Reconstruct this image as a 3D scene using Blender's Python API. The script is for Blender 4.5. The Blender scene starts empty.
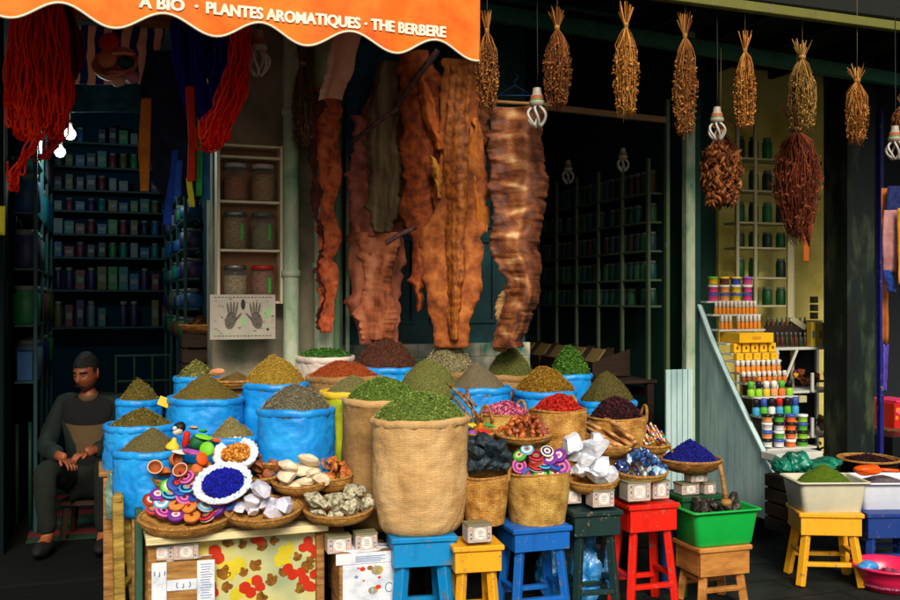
import bpy, math, random
from mathutils import Vector, Matrix, noise, Euler
PI = math.pi
sc = bpy.context.scene
COL = bpy.data.collections.new('scene'); sc.collection.children.link(COL)
F = 965.0; HZ = 300.0; EYE = 1.6; TH = math.radians(20); CT, ST = math.cos(TH), math.sin(TH)
def c(r, g, b):
    def f(x):
        x /= 255.0
        return x/12.92 if x <= .04045 else ((x+.055)/1.055)**2.4
    return (f(r), f(g), f(b), 1)
def W(px, py, d):                       # a point seen at this direction, d metres in front of the street position
    return Vector(((px-450)/F*d, d, EYE-(py-HZ)/F*d))
def uvd(px, v):
    t = (px-450)/F; d = v/(CT-t*ST)
    return d*(t*CT+ST), d
def B(u, v, z=0): return Vector((u*CT-v*ST, u*ST+v*CT, z))      # shop-front frame: u along the shops, v into them
def WV(px, py, v):
    u, d = uvd(px, v); return B(u, v, EYE-(py-HZ)/F*d)
def S(px, d): return px*d/F
WORDS = 'zeroth first second third fourth fifth sixth seventh eighth ninth tenth eleventh twelfth thirteenth fourteenth fifteenth sixteenth seventeenth eighteenth nineteenth twentieth'.split()
def ordn(n):
    if n <= 20: return WORDS[n]
    tens = {2:'twenty', 3:'thirty', 4:'forty', 5:'fifty', 6:'sixty', 7:'seventy'}; q, r = divmod(n, 10)
    return (tens[q]+'-'+WORDS[r]) if r else tens[q].replace('ty', 'tieth')
# ---------------------------------------------------------------- materials
MC = {}
def mat(key, cols=None, rough=.7, scale=10, bump=.3, bscale=60, spec=.3, metal=0, rnd=0., emit=0, trans=0, stretch=(1,1,1), weave=None, alpha=1, sss=0, wax=0, clear=0, vor=False, det=4):
    if key in MC: return MC[key]
    m = bpy.data.materials.new(key); m.use_nodes = True; nt = m.node_tree; n = nt.nodes; L = nt.links
    p = n['Principled BSDF']; p.inputs['Roughness'].default_value = rough; p.inputs['Metallic'].default_value = metal
    p.inputs['Specular IOR Level'].default_value = spec
    if trans: p.inputs['Transmission Weight'].default_value = trans; p.inputs['IOR'].default_value = 1.45
    if clear: p.inputs['Coat Weight'].default_value = clear; p.inputs['Coat Roughness'].default_value = .15
    if alpha < 1: p.inputs['Alpha'].default_value = alpha
    if sss: p.inputs['Subsurface Weight'].default_value = sss; p.inputs['Subsurface Radius'].default_value = (.02,.015,.01)
    tc = n.new('ShaderNodeTexCoord'); mp = n.new('ShaderNodeMapping'); mp.inputs['Scale'].default_value = stretch
    L.new(tc.outputs['UV' if weave else 'Object'], mp.inputs[0])
    nz = n.new('ShaderNodeTexNoise'); nz.inputs['Scale'].default_value = scale; nz.inputs['Detail'].default_value = det; nz.inputs['Roughness'].default_value = .6
    L.new(mp.outputs[0], nz.inputs['Vector'])
    fac = nz.outputs['Fac']
    if vor:
        vo = n.new('ShaderNodeTexVoronoi'); vo.inputs['Scale'].default_value = scale; L.new(mp.outputs[0], vo.inputs['Vector'])
        sp = n.new('ShaderNodeSeparateColor'); L.new(vo.outputs['Color'], sp.inputs[0]); fac = sp.outputs[0]
    if rnd:
        at = n.new('ShaderNodeAttribute'); at.attribute_name = 'rnd'
        mx = n.new('ShaderNodeMix'); mx.inputs[0].default_value = rnd; L.new(fac, mx.inputs[2]); L.new(at.outputs['Fac'], mx.inputs[3]); fac = mx.outputs[0]
    rp = n.new('ShaderNodeValToRGB'); L.new(fac, rp.inputs[0]); cr = rp.color_ramp
    k = len(cols); lo, hi = (.32, .68) if not (rnd > .5 or vor) else (.1, .9)
    cr.elements[0].position = lo; cr.elements[0].color = cols[0]; cr.elements[1].position = hi; cr.elements[1].color = cols[-1]
    for i in range(1, k-1):
        e = cr.elements.new(lo+(hi-lo)*i/(k-1)); e.color = cols[i]
    colout = rp.outputs[0]; hgt = None
    if weave:
        br = n.new('ShaderNodeTexBrick'); br.inputs['Scale'].default_value = 1; br.inputs['Brick Width'].default_value = weave[0]; br.inputs['Row Height'].default_value = weave[1]
        br.inputs['Mortar Size'].default_value = weave[2]; br.inputs['Mortar Smooth'].default_value = .6
        br.inputs['Color1'].default_value = (1,1,1,1); br.inputs['Color2'].default_value = (weave[3],)*3+(1,); br.inputs['Mortar'].default_value = (weave[4],)*3+(1,)
        nv = n.new('ShaderNodeTexNoise'); nv.inputs['Scale'].default_value = 25; L.new(mp.outputs[0], nv.inputs['Vector'])
        va = n.new('ShaderNodeMix'); va.data_type = 'VECTOR'; va.inputs[0].default_value = .012; L.new(mp.outputs[0], va.inputs[4]); L.new(nv.outputs['Color'], va.inputs[5])
        L.new(va.outputs[1], br.inputs['Vector'])
        mm = n.new('ShaderNodeMix'); mm.data_type = 'RGBA'; mm.blend_type = 'MULTIPLY'; mm.inputs[0].default_value = 1
        L.new(colout, mm.inputs[6]); L.new(br.outputs['Color'], mm.inputs[7]); colout = mm.outputs[2]; hgt = br.outputs['Color']
    L.new(colout, p.inputs['Base Color'])
    if emit: L.new(colout, p.inputs['Emission Color']); p.inputs['Emission Strength'].default_value = emit
    if bump:
        b2 = n.new('ShaderNodeTexNoise'); b2.inputs['Scale'].default_value = bscale; b2.inputs['Detail'].default_value = 5; L.new(mp.outputs[0], b2.inputs['Vector'])
        bm = n.new('ShaderNodeBump'); bm.inputs['Strength'].default_value = bump; bm.inputs['Distance'].default_value = .01; L.new(b2.outputs['Fac'], bm.inputs['Height'])
        if hgt:
            b3 = n.new('ShaderNodeBump'); b3.inputs['Strength'].default_value = .6; b3.inputs['Distance'].default_value = .004
            L.new(hgt, b3.inputs['Height']); L.new(bm.outputs[0], b3.inputs['Normal']); bm = b3
        L.new(bm.outputs[0], p.inputs['Normal'])
    MC[key] = m; return m
def paint0(key, col, rough=.45, wear=.25, spec=.4):
    d = tuple(x*(1-wear) for x in col[:3])+(1,); e = tuple(min(1, x*(1+wear*.5)) for x in col[:3])+(1,)
    return mat(key, [d, col, col, e], rough=rough, scale=7, bump=.25, bscale=45, spec=spec, stretch=(1,1,.35), det=8)
def paint(key, col, rough=.45, wear=.25, spec=.4, chip=(.16,.12,.08,1)):
    m_ = paint0(key, col, rough, wear, spec)
    if 'chip' in m_: return m_
    m_['chip'] = 1; nt = m_.node_tree; n = nt.nodes; L = nt.links; p = n['Principled BSDF']; src = p.inputs['Base Color'].links[0].from_socket
    tc = [q for q in n if q.type == 'TEX_COORD'][0]; nz = n.new('ShaderNodeTexNoise'); nz.inputs['Scale'].default_value = 22; nz.inputs['Detail'].default_value = 7; nz.inputs['Roughness'].default_value = .75; L.new(tc.outputs['Object'], nz.inputs['Vector'])
    r = n.new('ShaderNodeValToRGB'); r.color_ramp.elements[0].position = .60; r.color_ramp.elements[1].position = .63; L.new(nz.outputs['Fac'], r.inputs[0])
    mx = n.new('ShaderNodeMix'); mx.data_type = 'RGBA'; L.new(r.outputs[0], mx.inputs[0]); L.new(src, mx.inputs[6]); mx.inputs[7].default_value = chip; L.new(mx.outputs[2], p.inputs['Base Color'])
    return m_
def flat(key, r, g, b, rough=.6, bump=.12, wear=.12, **k):
    col = c(r, g, b); d = tuple(x*(1-wear) for x in col[:3])+(1,)
    return mat(key, [d, col], rough=rough, scale=9, bump=bump, bscale=50, **k)
# ---------------------------------------------------------------- mesh collector
class M:
    def __init__(s): s.v = []; s.f = []; s.mi = []; s.r = []; s.uv = []; s.sm = []
    def add(s, vs, fs, mi=0, r=None, uv=None, sm=True, T=None):
        o = len(s.v)
        if T is not None: vs = [T @ Vector(q) for q in vs]
        s.v.extend([tuple(q) for q in vs]); s.uv.extend(uv if uv else [(q[0], q[2]) for q in vs])
        for f in fs:
            s.f.append([i+o for i in f]); s.mi.append(mi); s.r.append(random.random() if r is None else r); s.sm.append(sm)
        return s
    def build(s, name, mats, parent=None, loc=(0,0,0), rz=0.):
        me = bpy.data.meshes.new(name); me.from_pydata(s.v, [], s.f)
        for m_ in (mats if isinstance(mats, (list, tuple)) else [mats]): me.materials.append(m_)
        me.polygons.foreach_set('material_index', s.mi); me.polygons.foreach_set('use_smooth', s.sm)
        a = me.attributes.new('rnd', 'FLOAT', 'FACE'); a.data.foreach_set('value', s.r)
        uvl = me.uv_layers.new(name='UVMap'); lv = [0]*len(me.loops); me.loops.foreach_get('vertex_index', lv)
        fl = []
        for i in lv: fl.extend(s.uv[i])
        uvl.data.foreach_set('uv', fl); me.update()
        o = bpy.data.objects.new(name, me); COL.objects.link(o); o.location = loc; o.rotation_euler = (0,0,rz)
        if parent: o.parent = parent
        return o
def box(m, cx, cy, cz, sx, sy, sz, b=.004, mi=0, T=None, r=None):
    h = (sx/2, sy/2, sz/2); b = min(b, min(h)*.6); vs = []; idx = {}
    for x in (-1,1):
        for y in (-1,1):
            for z in (-1,1):
                s = (x,y,z)
                for a in range(3):
                    idx[(s,a)] = len(vs); vs.append([ (h[k] if k == a else h[k]-b)*s[k] for k in range(3)])
    fs = []
    for a in range(3):
        p, q = [k for k in range(3) if k != a]
        for sg in (-1,1):
            f = []
            for (u, w) in ((-1,-1),(1,-1),(1,1),(-1,1)):
                s = [0]*3; s[a] = sg; s[p] = u; s[q] = w; f.append(idx[(tuple(s),a)])
            fs.append(f)
    for a in range(3):
        for bb in range(a+1, 3):
            k = 3-a-bb
            for x in (-1,1):
                for y in (-1,1):
                    s1 = [0]*3; s1[a] = x; s1[bb] = y; s2 = s1[:]; s1[k] = -1; s2[k] = 1; s1 = tuple(s1); s2 = tuple(s2)
                    fs.append([idx[(s1,a)], idx[(s2,a)], idx[(s2,bb)], idx[(s1,bb)]])
    for x in (-1,1):
        for y in (-1,1):
            for z in (-1,1): fs.append([idx[((x,y,z),a)] for a in range(3)])
    out = []
    for f in fs:
        A, Bv, Cv = [Vector(vs[i]) for i in f[:3]]; nrm = (Bv-A).cross(Cv-A); cen = sum((Vector(vs[i]) for i in f), Vector())/len(f)
        out.append(f if nrm.dot(cen) > 0 else f[::-1])
    rr = random.random() if r is None else r
    vs = [(v[0]+cx, v[1]+cy, v[2]+cz) for v in vs]
    m.add(vs, out, mi, rr, None, False, T); return m
def beam(m, p0, p1, w, h, mi=0, b=.004, up=(0,0,1)):
    p0 = Vector(p0); p1 = Vector(p1); z = (p1-p0); L = z.length; z.normalize(); x = Vector(up).cross(z)
    if x.length < .05: x = Vector((1,0,0)).cross(z)
    x.normalize(); y = z.cross(x); R = Matrix((x, y, z)).transposed().to_4x4(); R.translation = (p0+p1)/2
    return box(m, 0, 0, 0, w, h, L, b, mi, R)
def lathe(m, prof, n=32, mi=0, wob=None, T=None, cap=False, mif=None, r=None, sm=True):
    vs = []; uv = []; L = 0; pr = None
    for i, (rad, z) in enumerate(prof):
        if pr: L += math.hypot(rad-pr[0], z-pr[1])
        pr = (rad, z)
        for k in range(n+1):
            a = 2*PI*k/n+PI/2; kk = k % n; a2 = 2*PI*kk/n+PI/2
            rr = rad*(wob(a2, z, i) if wob else 1)
            vs.append((rr*math.cos(a2), rr*math.sin(a2), z)); uv.append((k/n*2*PI*max(q[0] for q in prof), L))
    o = len(m.v)
    for i in range(len(prof)-1):
        fs = [[i*(n+1)+k, i*(n+1)+k+1, (i+1)*(n+1)+k+1, (i+1)*(n+1)+k] for k in range(n)]
        o2 = len(m.v) if i == 0 else o
        if i == 0: m.add(vs, fs, mif(i) if mif else mi, r, uv, sm, T)
        else:
            for f in fs: m.f.append([q+o for q in f]); m.mi.append(mif(i) if mif else mi); m.r.append(random.random() if r is None else r); m.sm.append(sm)
    if cap:
        for i, fl in ((0, 1), (len(prof)-1, 0)):
            f = [i*(n+1)+k+o for k in range(n)]; m.f.append(f[::-1] if fl else f); m.mi.append(mif(min(i, len(prof)-2)) if mif else mi); m.r.append(.5); m.sm.append(False)
    return m
def tube(m, pts, rad, n=8, mi=0, cap=True, r=None):
    pts = [Vector(p) for p in pts]; N = len(pts); R = rad if callable(rad) else (lambda t: rad)
    vs = []; uv = []; ref = Vector((.13,.31,.94)); L = 0; px = None
    for i, p in enumerate(pts):
        d = (pts[min(i+1,N-1)]-pts[max(i-1,0)])
        if d.length < 1e-7: d = Vector((0,0,1))
        d.normalize(); x = px - d*px.dot(d) if px else ref.cross(d)
        if x.length < 1e-3: x = Vector((1,0,0)).cross(d)
        x.normalize(); px = x; y = d.cross(x); rr = R(i/(N-1))
        if i: L += (p-pts[i-1]).length
        for k in range(n):
            a = 2*PI*k/n; vs.append(p+x*(rr*math.cos(a))+y*(rr*math.sin(a))); uv.append((k/n*rr*6.28, L))
    fs = [[i*n+k, i*n+(k+1)%n, (i+1)*n+(k+1)%n, (i+1)*n+k] for i in range(N-1) for k in range(n)]
    if cap: fs += [[k for k in range(n)][::-1], [(N-1)*n+k for k in range(n)]]
    m.add(vs, fs, mi, r, uv); return m
_t = (1+5**.5)/2
ICO_V = [Vector(v).normalized() for v in ((-1,_t,0),(1,_t,0),(-1,-_t,0),(1,-_t,0),(0,-1,_t),(0,1,_t),(0,-1,-_t),(0,1,-_t),(_t,0,-1),(_t,0,1),(-_t,0,-1),(-_t,0,1))]
ICO_F = [(0,11,5),(0,5,1),(0,1,7),(0,7,10),(0,10,11),(1,5,9),(5,11,4),(11,10,2),(10,7,6),(7,1,8),(3,9,4),(3,4,2),(3,2,6),(3,6,8),(3,8,9),(4,9,5),(2,4,11),(6,2,10),(8,6,7),(9,8,1)]
def ico(sub):
    v = ICO_V[:]; f = list(ICO_F)
    for _ in range(sub):
        cch = {}; g = []
        def mid(a, b):
            k = (min(a,b), max(a,b))
            if k not in cch: cch[k] = len(v); v.append(((v[a]+v[b])/2).normalized())
            return cch[k]
        for a, b, d in f:
            ab, bd, da = mid(a,b), mid(b,d), mid(d,a); g += [(a,ab,da),(b,bd,ab),(d,da,bd),(ab,bd,da)]
        f = g
    return v, f
ICO = [ico(0), ico(1), ico(2), ico(3)]
def rock(m, loc=(0,0,0), size=(.03,.03,.03), sub=2, amp=.35, freq=1.3, seed=0, cuts=0, mi=0, rot=None, sm=None, r=None):
    v, f = ICO[sub]; rs = random.Random(seed); off = Vector((seed*3.17 % 50, seed*1.7 % 50, 0)); planes = []
    for _ in range(cuts):
        q = Vector((rs.uniform(-1,1), rs.uniform(-1,1), rs.uniform(-1,1))).normalized(); planes.append((q, rs.uniform(.5,.8)))
    R = (rot or Euler((rs.uniform(0,6), rs.uniform(0,6), rs.uniform(0,6)))).to_matrix(); out = []
    for p in v:
        q = p*(1+amp*noise.noise(p*freq+off))
        for nn, dd in planes:
            e = q.dot(nn)-dd
            if e > 0: q = q-nn*e
        q = R @ Vector((q.x*size[0], q.y*size[1], q.z*size[2])); out.append(q+Vector(loc))
    m.add(out, f, mi, r if r is not None else rs.random(), None, (cuts == 0) if sm is None else sm)
    return m
# ---------------------------------------------------------------- objects
def tag(o, label, cat=None, group=None, kind=None):
    o['label'] = label
    if cat: o['category'] = cat
    if group: o['group'] = group
    if kind: o['kind'] = kind
    return o
def thing(name, label, cat, loc=(0,0,0), rz=TH, group=None):
    o = bpy.data.objects.new(name, None); COL.objects.link(o); o.location = loc; o.rotation_euler = (0,0,rz); o.empty_display_size = .05
    return tag(o, label, cat, group)
def solo(m, name, label, cat, mats, loc=(0,0,0), rz=0., group=None):
    return tag(m.build(name, mats, None, loc, rz), label, cat, group)
def copytree(o, loc=None, rz=None, label=None, parent=None):
    n = o.copy(); COL.objects.link(n); n.parent = parent
    if loc is not None: n.location = loc
    if rz is not None: n.rotation_euler = rz if isinstance(rz, (tuple, Euler)) else (0,0,rz)
    if label: n['label'] = label
    for ch in o.children: copytree(ch, parent=n)
    return n
def screen(o):
    p = o.location; return (p.x/max(p.y,.1)*F+450, HZ-(p.z-EYE)/max(p.y,.1)*F)
def label_order(objs, fmt, group=None, total=None):     # '{o}' becomes the place in the row
    objs = sorted(objs, key=lambda o: screen(o)[0])
    for i, o in enumerate(objs):
        w = ordn(i+1)+' from the left' if len(objs) > 1 else 'only one'
        o['label'] = (fmt(o) if callable(fmt) else fmt).replace('{o}', w)
        if group: o['group'] = group
# ---------------------------------------------------------------- materials used often
STRAW = mat('straw', [c(140,88,30), c(190,135,58), c(218,172,92)], rough=.8, scale=14, bump=.5, bscale=90, weave=(.03,.011,.0014,.75,.5))
STRAW_Y = mat('straw_yellow', [c(150,108,42), c(196,152,72), c(220,182,100)], rough=.8, scale=12, bump=.5, bscale=90, weave=(.03,.0105,.0013,.78,.55))
STRAW_D = mat('straw_dark', [c(105,62,20), c(160,105,40), c(195,145,70)], rough=.8, scale=18, bump=.5, bscale=90, weave=(.02,.012,.0016,.7,.4))
HANDLE = mat('straw_handle', [c(120,78,30), c(185,135,65)], rough=.85, scale=60, bump=.7, bscale=150)
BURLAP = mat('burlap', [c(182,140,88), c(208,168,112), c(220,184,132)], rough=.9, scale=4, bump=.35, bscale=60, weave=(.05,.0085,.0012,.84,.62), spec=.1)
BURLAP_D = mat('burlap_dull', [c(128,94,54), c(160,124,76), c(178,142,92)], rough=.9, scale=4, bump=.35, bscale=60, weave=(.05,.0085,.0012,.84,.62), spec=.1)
BLUEBAG = mat('blue_plastic_sack', [c(8,116,196), c(12,134,214), c(34,156,228)], rough=.42, scale=7, bump=.55, bscale=22, spec=.45)
YELBAG = mat('yellow_green_plastic', [c(120,140,20), c(170,178,30), c(195,195,50)], rough=.5, scale=5, bump=.4, bscale=20)
YELRIM = mat('yellow_plastic', [c(195,160,30), c(220,190,60)], rough=.5, scale=5, bump=.4, bscale=20)
WHITEBAG = mat('white_sackcloth', [c(175,160,150), c(220,208,196)], rough=.7, scale=8, bump=.4, bscale=24)
WOOD = mat('raw_wood', [c(105,70,30), c(150,105,52), c(175,130,72)], rough=.75, scale=6, bump=.4, bscale=40, stretch=(1,1,8))
WOODH = mat('raw_wood_board', [c(96,62,26), c(140,96,48), c(166,122,66)], rough=.75, scale=5, bump=.4, bscale=30, stretch=(.7,8,8))
DARKWOOD = mat('dark_wood', [c(28,18,10), c(48,32,18)], rough=.7, scale=6, bump=.4, bscale=40, stretch=(1,1,6))
CREAMWOOD = mat('cream_board', [c(178,160,110), c(214,198,148), c(226,212,168)], rough=.6, scale=8, bump=.3, bscale=40, stretch=(.6,6,6))
WHITE = flat('white_plastic', 205, 208, 210, .4); STEEL = flat('dull_metal', 120, 125, 125, .4, metal=.8)
# ---------------------------------------------------------------- containers
def nwob(seed, a1=.03, a2=.015, wr=.02):
    rs = random.Random(seed); p = [rs.uniform(0, 6) for _ in range(4)]; off = Vector((seed*1.37, seed*.73, 0))
    def w(a, z, i):
        q_ = noise.noise(Vector((math.cos(a)*2.2, math.sin(a)*2.2, z*16))+off); cr = -.034*max(0, 1-abs(q_)*7)*(1 if wr > .016 else 0)
        return 1+cr+a1*math.sin(2*a+p[0])+a2*math.sin(5*a+p[1]+z*4)+wr*noise.noise(Vector((math.cos(a)*3, math.sin(a)*3, z*9))+off)+wr*.5*noise.noise(Vector((math.cos(a)*9, math.sin(a)*9, z*14))+off)
    return w
def sack(label, loc, R, H, mt, seed, rim=.016, belly=1.03, name='spice_sack', rimmat=None, group=None, rz=0, cat='sack', waist=.9):
    t = thing(name, label, cat, loc, rz, group)
    m = M(); n = 34; prof = [(R*.1, 0)]
    for i in range(n+1):
        f = i/n; r = R*(waist+(belly-waist)*math.sin(min(1, f*2.2)*PI/2)) if f < .45 else R*(belly+(1-belly)*((f-.45)/.55))
        if f < .08: r *= .88+.12*math.sqrt(f/.08)
        prof.append((r, H*f*.985+.002))
    w = nwob(seed)
    lathe(m, prof, 96, 0, w); m.build('bag', mt, t)
    m = M(); pr = []                     # rolled mouth: a fold over and down inside
    for k in range(9):
        a = -PI*.35+PI*1.35*k/8; pr.append((R+.002+math.cos(a)*rim*.8-(rim*.4), H-rim*.6+math.sin(a)*rim*1.25))
    pr.append((R-rim*1.6, H-rim*2.6))
    def w2(a, z, i): return w(a, H, i)+.006*math.sin(11*a+seed)+.012*noise.noise(Vector((math.cos(a)*6, math.sin(a)*6, seed)))
    lathe(m, pr, 72, 0, w2)
    m.v = [(x, y, z+.006*noise.noise(Vector((x*14, y*14, seed*2.1)))+.008*noise.noise(Vector((x*5, y*5, seed*1.1)))) for x, y, z in m.v]
    m.build('rolled_rim', rimmat or mt, t); return t
def basket(label, loc, R, H, mt, seed, base=.78, handles=0, hang=None, name='woven_basket', group=None, rz=0, flare=1.0, hsize=.06):
    t = thing(name, label, 'basket', loc, rz, group); m = M(); n = max(8, int(H/.011)); prof = [(R*base*.3, .001), (R*base*.9, 0)]
    for i in range(n*2+1):
        f = i/(n*2); r = R*(base+(1-base)*(math.sin(f*PI/2) if flare == 1 else f**flare)); prof.append((r+(.0022 if i % 2 else -.0008), .004+(H-.004)*f))
    prof += [(R-.008, H+.003), (R-.016, H-.004), (R*.95-.01, H*.6)]
    lathe(m, prof, 56, 0, nwob(seed, .018, .006, .012)); m.build('woven_side', mt, t)
    m = M(); tube(m, [((R-.004)*math.cos(a)*(1+.018*math.sin(2*a)), (R-.004)*math.sin(a)*(1+.018*math.sin(2*a)), H+.002+.003*math.sin(3*a+seed)) for a in [2*PI*k/40 for k in range(41)]], .0075, 8, cap=False)
    m.build('rim', HANDLE, t)
    for k in range(handles):
        a = (hang if hang is not None else 0)+PI*k; m = M(); q = []
        for j in range(15):
            b = PI*j/14; off = Vector((-math.sin(a), math.cos(a), 0))*(math.cos(b)*hsize*.62); q.append(Vector((math.cos(a), math.sin(a), 0))*(R-.002+.012*math.sin(b))+off+Vector((0,0,H-.03+math.sin(b)**.8*(hsize+.03))))
        tube(m, q, .0085, 8); m.build('handle', HANDLE, t)
    return t
def tray(label, loc, R, H, mt, seed, name='shallow_basket', group=None, rz=0, sy=1., fringe=None, rimm=HANDLE):
    t = thing(name, label, 'basket', loc, rz, group); m = M(); n = 12; prof = [(R*.3, .001)]
    for i in range(n+1):
        f = i/n; prof.append((R*(.5+.5*math.sin(f*PI/2)**.8)+(.0018 if i % 2 else 0), .002+H*(f**1.5)))
    prof += [(R-.007, H+.002), (R-.012, H-.004), (R*.6, H*.35), (R*.05, H*.3)]
    w = nwob(seed, .02, .006, .014); lathe(m, prof, 48, 0, w); m.build('woven_bowl', mt, t)
    m = M(); rr = .008 if not fringe else .006
    tube(m, [((R-.003)*w(a, H, 0)*math.cos(a), (R-.003)*w(a, H, 0)*math.sin(a), H) for a in [2*PI*k/48+PI/2 for k in range(49)]], rr, 8, cap=False); m.build('rim', rimm, t)
    if fringe:
        m = M(); prl = [(R-.034,H-.014),(R-.024,H+.002),(R-.010,H+.009),(R+.004,H+.005),(R+.010,H-.004),(R+.004,H-.010)]
        lathe(m, prl, 112, 0, lambda a, z, i: w(a, H, 0)*(1+(.018 if i in (0,4,5) else .006)*math.sin(26*a)+.008*math.sin(11*a+seed)))
        m.v = [(x, y, z+.004*math.sin(math.atan2(y, x)*26)+.003*noise.noise(Vector((x*40,y*40,seed)))) for x, y, z in m.v]
        m.build('lace_edge', mat('lace_print', [c(70,130,170), c(206,216,220), c(226,230,230), c(226,230,230)], rough=.7, scale=46, bump=.6, bscale=90), t)
        m = M(); rs = random.Random(seed)
        for k in range(0):
            a = 2*PI*k/120; rd = R*(1.0+.03*rs.random()); p0 = Vector((math.cos(a)*(R-.018), math.sin(a)*(R-.018), H+.004)); p1 = Vector((math.cos(a)*(rd+.008), math.sin(a)*(rd+.008), H-.004+.008*rs.random())); mi = 1 if rs.random() < .22 else 0
            rock(m, (p0+p1)/2, (.013,.0065,.006), 1, .3, 2, k, 0, mi, Euler((0,0,a)))
    if sy != 1.: t.scale = (1, sy, 1)
    return t
def tub(label, loc, Lx, Ly, H, mt, rz, name='plastic_tub', cat='tub'):
    t = thing(name, label, cat, loc, rz); m = M()
    def ring(sx, sy, z, r=.03):
        o = []
        for (cx, cy, a0) in ((1,1,0),(-1,1,PI/2),(-1,-1,PI),(1,-1,PI*1.5)):
            for k in range(6):
                a = a0+PI/2*k/5; o.append((cx*(sx/2-r)+r*math.cos(a), cy*(sy/2-r)+r*math.sin(a), z))
        return o
    rs = [ring(Lx*.82, Ly*.8, .0), ring(Lx*.84, Ly*.82, .006), ring(Lx*.95, Ly*.95, H*.9), ring(Lx*.955, Ly*.955, H*.97), ring(Lx*1.02, Ly*1.03, H*.97), ring(Lx*1.04, Ly*1.05, H*.93), ring(Lx*1.045, Ly*1.055, H*.985), ring(Lx*1.02, Ly*1.03, H), ring(Lx*.94, Ly*.94, H), ring(Lx*.93, Ly*.93, H*.97), ring(Lx*.82, Ly*.8, .012)]
    vs = [p for r in rs for p in r]; N = 24; fs = [[i*N+k, i*N+(k+1)%N, (i+1)*N+(k+1)%N, (i+1)*N+k] for i in range(len(rs)-1) for k in range(N)]
    fs += [[k for k in range(N)][::-1], [(len(rs)-1)*N+k for k in range(N)]]
    m.add(vs, fs, 0, .5); m.build('body', mt, t); return t
# ---------------------------------------------------------------- heaps of spice
def heap(label, loc, R, H, cols, kind='grain', n=900, gs=.006, seed=1, name='spice_heap', sy=1., rz=0., pk=(0,0), pw=1.15, cat='spice heap', rough=.85, spec=.2, base=-.02, dome=.25):
    rs = random.Random(seed); key = 'heap_%d' % seed
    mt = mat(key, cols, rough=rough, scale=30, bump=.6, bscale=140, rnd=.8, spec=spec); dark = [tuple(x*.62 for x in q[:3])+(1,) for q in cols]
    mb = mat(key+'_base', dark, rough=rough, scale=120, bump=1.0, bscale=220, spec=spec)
    def hz(x, y):
        d = math.hypot(x-pk[0]*R*(1-math.hypot(x,y)/R), y-pk[1]*R*(1-math.hypot(x,y)/R))/R; d = min(d, 1.05)
        f = (1-d)*(1-dome)+dome*(1-d*d)
        return H*f**pw+.10*H*noise.noise(Vector((x/R*2.2, y/R*2.2, seed)))+.03*H*noise.noise(Vector((x/R*7, y/R*7, seed))) if f > 0 else 0
    m = M(); vs = [(pk[0]*R, pk[1]*R, H)]; N = 36; K = 12; fs = []
    for k in range(1, K+1):
        for j in range(N):
            a = 2*PI*j/N; x, y = math.cos(a)*R*k/K, math.sin(a)*R*k/K; vs.append((x, y, hz(x, y)-(0 if k < K else -base)))
    vs[0] = (0, 0, hz(0, 0)); fs += [[0, 1+j, 1+(j+1)%N] for j in range(N)]
    fs += [[1+(k-1)*N+j, 1+k*N+j, 1+k*N+(j+1)%N, 1+(k-1)*N+(j+1)%N] for k in range(1, K) for j in range(N)]
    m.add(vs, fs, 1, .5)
    for i in range(n):
        rr = R*math.sqrt(rs.random())*.985; a = rs.uniform(0, 2*PI); x, y = rr*math.cos(a), rr*math.sin(a); z = hz(x, y)
        s = gs*rs.uniform(.6, 1.35); E = Euler((rs.uniform(-1,1), rs.uniform(-1,1), rs.uniform(0,6.3))).to_matrix().to_4x4(); E.translation = (x, y, z+s*.3); q = rs.random()
        if kind == 'grain': vs = [(s*.6,0,0),(-s*.6,0,0),(0,s*.35,0),(0,-s*.35,0),(0,0,s*.35),(0,0,-s*.35)]; fs = [(0,2,4),(2,1,4),(1,3,4),(3,0,4)]
        elif kind == 'leaf': vs = [(-s,0,0),(-s*.1,-s*.45,s*.2),(s,0,-s*.05),(-s*.1,s*.45,s*.2),(s*.1,0,-s*.05)]; fs = [(0,1,4),(1,2,4),(0,4,3),(4,2,3)]
        elif kind == 'twig': vs = [(-s*1.6,0,0),(s*1.6,0,s*.1),(s*1.6,s*.22,0),(-s*1.6,s*.22,0),(0,s*.1,s*.25)]; fs = [(0,1,4),(1,2,4),(2,3,4),(3,0,4)]
        else: vs = [(s*.8,s*.7,-s*.3),(-s*.8,s*.5,-s*.3),(-s*.6,-s*.8,-s*.2),(s*.7,-s*.6,-s*.3),(s*.4,s*.3,s*.5),(-s*.5,s*.2,s*.45),(-s*.3,-s*.5,s*.4),(s*.5,-s*.3,s*.45)]; fs = [(4,5,6,7),(0,1,5,4),(1,2,6,5),(2,3,7,6),(3,0,4,7)]
        m.add(vs, fs, 0, q, None, False, E)
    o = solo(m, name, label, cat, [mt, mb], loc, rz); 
    if sy != 1.: o.scale = (1, sy, 1)
    return o
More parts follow.
